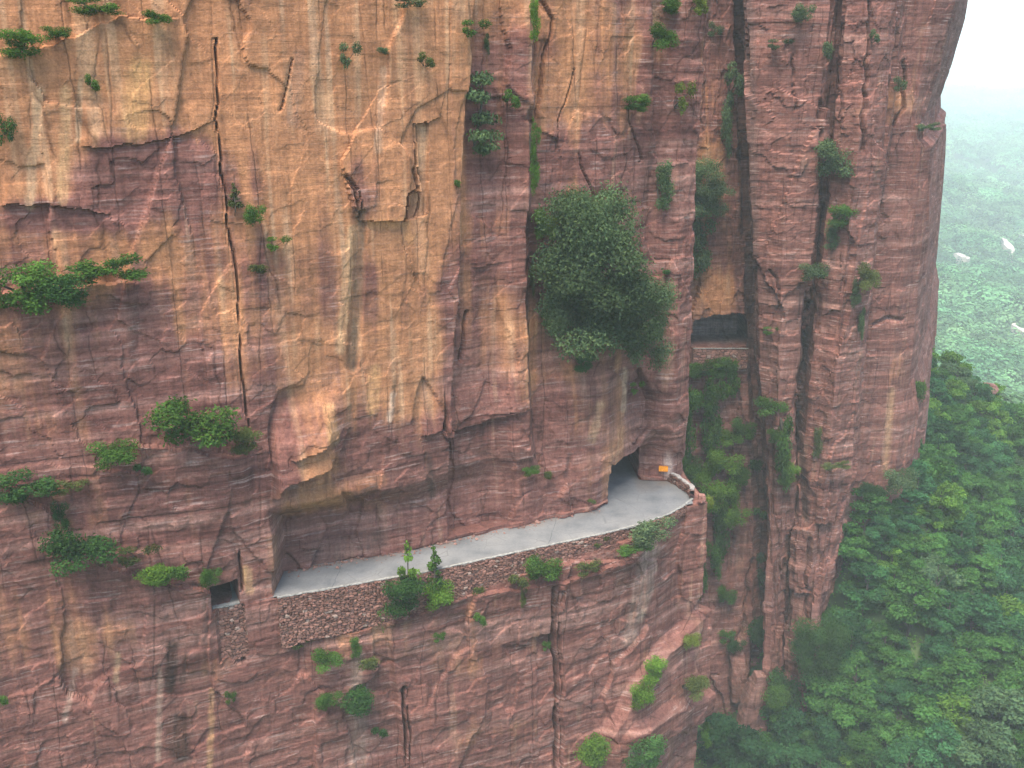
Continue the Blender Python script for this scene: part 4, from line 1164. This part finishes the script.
TR = [('mid green broadleaf tree in the forest on the slope below the headland', (.058, .145, .040)),
      ('dark green dense tree in the forest on the slope below the headland', (.036, .102, .042)),
      ('pale grey green tree in the forest on the slope below the headland', (.070, .125, .066)),
      ('yellowish bright green tree in the forest on the slope below the headland', (.095, .19, .038)),
      ('blue green tree in the forest on the slope below the headland', (.042, .120, .055))]
def near_forest():
    r = np.random.default_rng(77); pts = []
    gu, gv = np.meshgrid(np.arange(712, 1074, 7.0), np.arange(352, 800, 7.0))
    gu = (gu+r.uniform(-3, 3, gu.shape)).ravel(); gv = (gv+r.uniform(-3, 3, gv.shape)).ravel()
    D = np.array([ray(a, b) for a, b in zip(gu, gv)]); Y = np.full(len(gu), np.nan)
    for yy in np.arange(100, 256, .75):
        t = yy/D[:, 1]; hit = np.isnan(Y) & (D[:, 2]*t+H < ground_full(D[:, 0]*t, np.full(len(t), yy)))
        Y[hit] = yy
    k = ~np.isnan(Y); D, Y, gu, gv = D[k], Y[k], gu[k], gv[k]
    X = D[:, 0]*Y/D[:, 1]; Zg = ground_full(X, Y)
    lim = np.interp(X, [30, 38, 48, 53, 56, 58, 62, 67, 68.5], [138, 144, 146, 147.5, 151, 154.0, 155, 157, 400])
    order = r.permutation(len(X)); A = np.zeros((0, 3))
    for sep, small in ((4.6, 0), (3.0, 1)):
        for i in order:
            if Y[i] > lim[i] or len(pts) >= 292: continue
            if small and not (gu[i] < 935 and gv[i] > 470): continue
            q = np.array([X[i], Y[i], Zg[i]])
            if len(A) and np.min(np.sum((A-q)**2, 1)) < sep*sep: continue
            A = np.vstack([A, q]); pts.append((X[i], Y[i], Zg[i], small))
    pts.sort(key=lambda p: p[1])
    for i, (x, y, z, small) in enumerate(pts):
        k = int(r.choice(5, p=[.38, .28, .07, .11, .16]))
        if y > 195 and r.uniform() < .35: k = 3
        lab, colr = TR[k]
        root = empty('forest_tree', (x, y, z)); s = r.uniform(.4, .62) if small else r.uniform(.72, 1.18)
        root.scale = (s*r.uniform(.9, 1.15), s*r.uniform(.9, 1.15), s*r.uniform(.85, 1.1)); root.rotation_euler = (r.uniform(-.08, .08), r.uniform(-.08, .08), r.uniform(0, 6.28))
        tag(root, lab, 'tree', 'trees of the forest on the slope below the headland')
        f, t = TP[i % len(TP)]
        fo = f.copy(); COL.objects.link(fo); fo.parent = root; fo.color = colr+(1,)
        to = t.copy(); COL.objects.link(to); to.parent = root
    return pts
FT = near_forest()
print('forest trees', len(FT))

def undergrowth():
    r = np.random.default_rng(9); n = 130000
    x = r.uniform(18, 130, n); y = r.uniform(96, 252, n)
    m = (fbm(x/5, y/5, None, 61, 3) > -.55); x, y = x[m], y[m]
    hgt = np.clip(1.3+1.6*fbm(x/3.5, y/3.5, None, 62, 3), .1, 3)
    z = ground_full(x, y)+hgt*r.uniform(.3, 1, len(x))
    u, v, d = project(x, y, z); k = (u > 690) & (u < 1080) & (v > 340) & (v < 800); x, y, z = x[k], y[k], z[k]; n = len(x)
    p = np.stack([x, y, z], -1)
    nrm = r.normal(size=(n, 3))*.6+np.array([0, -.2, 1]); nrm /= np.linalg.norm(nrm, axis=1, keepdims=True)
    t = np.cross(nrm, r.normal(size=(n, 3))); t /= np.linalg.norm(t, axis=1, keepdims=True); b = np.cross(nrm, t)
    s = r.uniform(.22, .5, n)[:, None]
    q = np.stack([p-t*s*.6, p+b*s*.35, p+t*s*.6, p-b*s*.35], 1).reshape(-1, 3)
    tone = .7+.6*vn(x/2.5, y/2.5, None, 63)+r.uniform(-.2, .2, n)
    c = np.stack([tone, tone, tone, np.ones(n)], 1)
    o = raw_mesh('undergrowth', q, np.arange(4*n).reshape(-1, 4), LEAF, None, False); col_attr(o, np.repeat(c, 4, 0))
    o.color = (.065, .15, .032, 1); tag(o, 'green undergrowth covering the ground between the slope trees', 'undergrowth', kind='stuff')
undergrowth()
print('undergrowth', round(time.time()-T0,1))

def far_forest():
    r = np.random.default_rng(10); pts = []
    n = 22000
    y = 380+4400*r.uniform(0, 1, n)**1.7; x = y*r.uniform(.34, .66, n)
    z = ground_full(x, y)
    pu, pv, pd = project(x, y, z); k = (pu > 890) & (pu < 1110) & (pv < 460); x, y, z = x[k], y[k], z[k]
    print('far crowns', len(x))
    per = 105
    rad = r.uniform(4.5, 11, len(x))*(1+np.clip(y-1000, 0, 3000)*.0005)
    big = np.repeat(np.arange(len(x)), per); N_ = len(big)
    u = r.normal(size=(N_, 3)); u[:, 2] = np.abs(u[:, 2]); u /= np.linalg.norm(u, axis=1, keepdims=True)
    lump = 1+.35*fbm(u[:, 0]*2+big*3.3, u[:, 1]*2, u[:, 2]*2, 66, 2)
    R = rad[big]
    p = np.stack([x[big], y[big], z[big]+R*.6], -1)+u*(R*lump)[:, None]*np.array([1, 1, 1.0])
    nrm = u*1.1+r.normal(size=(N_, 3))*.14+np.array([0, 0, .3]); nrm /= np.linalg.norm(nrm, axis=1, keepdims=True)
    t = np.cross(nrm, r.normal(size=(N_, 3))); t /= np.linalg.norm(t, axis=1, keepdims=True); b = np.cross(nrm, t)
    s = (r.uniform(1.1, 2.0, N_)*(1+.0005*y[big]))[:, None]
    q = np.stack([p-t*s*.6, p+b*s*.45, p+t*s*.6, p-b*s*.45], 1).reshape(-1, 3)
    tone = ((.35+1.15*r.uniform(0, 1, len(x))**1.4)*(.55+.9*vn(x/55, y/80, None, 69)))[big]+r.uniform(-.08, .08, N_)  # patchy crown tones stand in for slope shading the high sun leaves flat
    c = np.stack([tone*(.8+.4*vn(x[big]/30, y[big]/30, None, 68)), tone, tone, np.ones(N_)], 1)
    o = raw_mesh('forest', q, np.arange(4*N_).reshape(-1, 4), LEAF, None, False); col_attr(o, np.repeat(c, 4, 0))
    o.color = (.075, .165, .075, 1); tag(o, 'hazy forest covering the far side of the valley', 'forest', kind='stuff')  # leaf colour paled and blued to carry part of the distance haze
far_forest()
print('far_forest', round(time.time()-T0,1))
# pale scars of the valley road seen through the far forest
PALE = plain('pale_road_cut', (.30, .285, .25), .95, .3, .3)
def scar(px, py, w, h, tilt):
    ys = np.arange(500, 3500, 5.0); best = None
    for Y in ys:
        p = at_y(px, py, Y)
        if p[2] < float(ground_full(np.array([p[0]]), np.array([p[1]]))[0]): best = p; break
    if best is None: return
    m = best[1]/F; n = 7; co = []
    for i in range(n):
        f = i/(n-1)-.5
        for sgn in (-1, 1):
            cx = best[0]+tilt*f*h*m*1.2+sgn*w*m*.5*(1-1.2*abs(f))+random.uniform(-2, 2); cy = best[1]+f*h*m*2.6
            co.append((cx, cy, float(ground_full(np.array([cx]), np.array([cy]))[0])+17))
    co = np.array(co); low = co.copy(); low[:, 2] -= 30
    fc = [[2*i, 2*i+1, 2*i+3, 2*i+2] for i in range(n-1)]
    k = len(co)
    ring = [2*i for i in range(n)]+[2*i+1 for i in range(n-1, -1, -1)]
    for a_, b_ in zip(ring, ring[1:]+ring[:1]): fc.append([a_, a_+k, b_+k, b_])
    tag(raw_mesh('road_cutting', np.concatenate([co, low]), np.array(fc), PALE, None, False), kind='structure')
scar(1007, 260, 8, 13, .3); scar(960, 272, 4, 8, -.4); scar(1016, 348, 5, 7, -.6); scar(1024, 248, 7, 9, .2)
# bare rock poking out of the near ridge
p = at_y(988, 393, 236)
o = rock_mesh('ridge_outcrop', (6.5, 5, 5), 44); o.location = p; o.rotation_euler = (0, .3, .5); tag(o, 'pinkish bare rock outcrop on the crest of the near forested ridge', 'rock')

# ------------------------------------------------------------------ AIR
def haze():
    import bmesh
    bm = bmesh.new(); bmesh.ops.create_cube(bm, size=1)
    lo, hi = np.array([-130, -310, -520.]), np.array([4810, 9010, 260.])
    bmesh.ops.scale(bm, vec=hi-lo, verts=bm.verts); bmesh.ops.translate(bm, vec=(hi+lo)/2, verts=bm.verts)
    me = bpy.data.meshes.new('haze'); bm.to_mesh(me); bm.free()
    m = bpy.data.materials.new('valley_haze'); m.use_nodes = True; t = m.node_tree; t.nodes.clear()
    out = t.nodes.new('ShaderNodeOutputMaterial'); v = t.nodes.new('ShaderNodeVolumePrincipled')
    v.inputs['Color'].default_value = (.77, .94, 1.0, 1); v.inputs['Density'].default_value = .00024; v.inputs['Anisotropy'].default_value = -.25
    t.links.new(v.outputs[0], out.inputs['Volume'])
    me.materials.append(m); o = bpy.data.objects.new('haze', me); COL.objects.link(o); tag(o, 'thin bluish haze filling the valley air', 'haze', kind='stuff')
haze()
print('haze', round(time.time()-T0,1))

# ------------------------------------------------------------------ light, sky, camera
EL, AZ = math.radians(66), math.radians(205)     # azimuth clockwise from +Y
w = bpy.data.worlds.new('World'); SC.world = w; w.use_nodes = True
nt = w.node_tree; bg = nt.nodes['Background']
sky = nt.nodes.new('ShaderNodeTexSky'); sky.sky_type = 'NISHITA'; sky.sun_disc = False
sky.sun_elevation = EL; sky.sun_rotation = AZ; sky.dust_density = 4.0; sky.air_density = 1.2; sky.altitude = 800
nt.links.new(sky.outputs[0], bg.inputs[0]); bg.inputs[1].default_value = .125
sl = bpy.data.lights.new('sun', 'SUN'); sl.energy = 3.0; sl.angle = math.radians(40); sl.color = (1, .88, .71)
so_ = bpy.data.objects.new('sun', sl); COL.objects.link(so_)
dv = Vector((math.sin(AZ)*math.cos(EL), math.cos(AZ)*math.cos(EL), math.sin(EL)))
so_.rotation_euler = dv.to_track_quat('Z', 'Y').to_euler(); so_.location = (60, 0, 200)

cam = bpy.data.cameras.new('camera'); cam.sensor_width = 36; cam.lens = 36*F/1024; cam.clip_end = 20000; cam.clip_start = .2
co_ = bpy.data.objects.new('camera', cam); COL.objects.link(co_); co_.location = (0, 0, H)
co_.rotation_euler = (math.pi/2-PITCH, 0, 0); SC.camera = co_

SC.view_settings.view_transform = 'Standard'; SC.view_settings.look = 'None'; SC.view_settings.gamma = 1
SC.view_settings.exposure = 1.68
SC.cycles.use_denoising = True
SC.cycles.max_bounces = 5; SC.cycles.diffuse_bounces = 4; SC.cycles.volume_bounces = 1; SC.cycles.transparent_max_bounces = 8
SC.cycles.use_adaptive_sampling = True
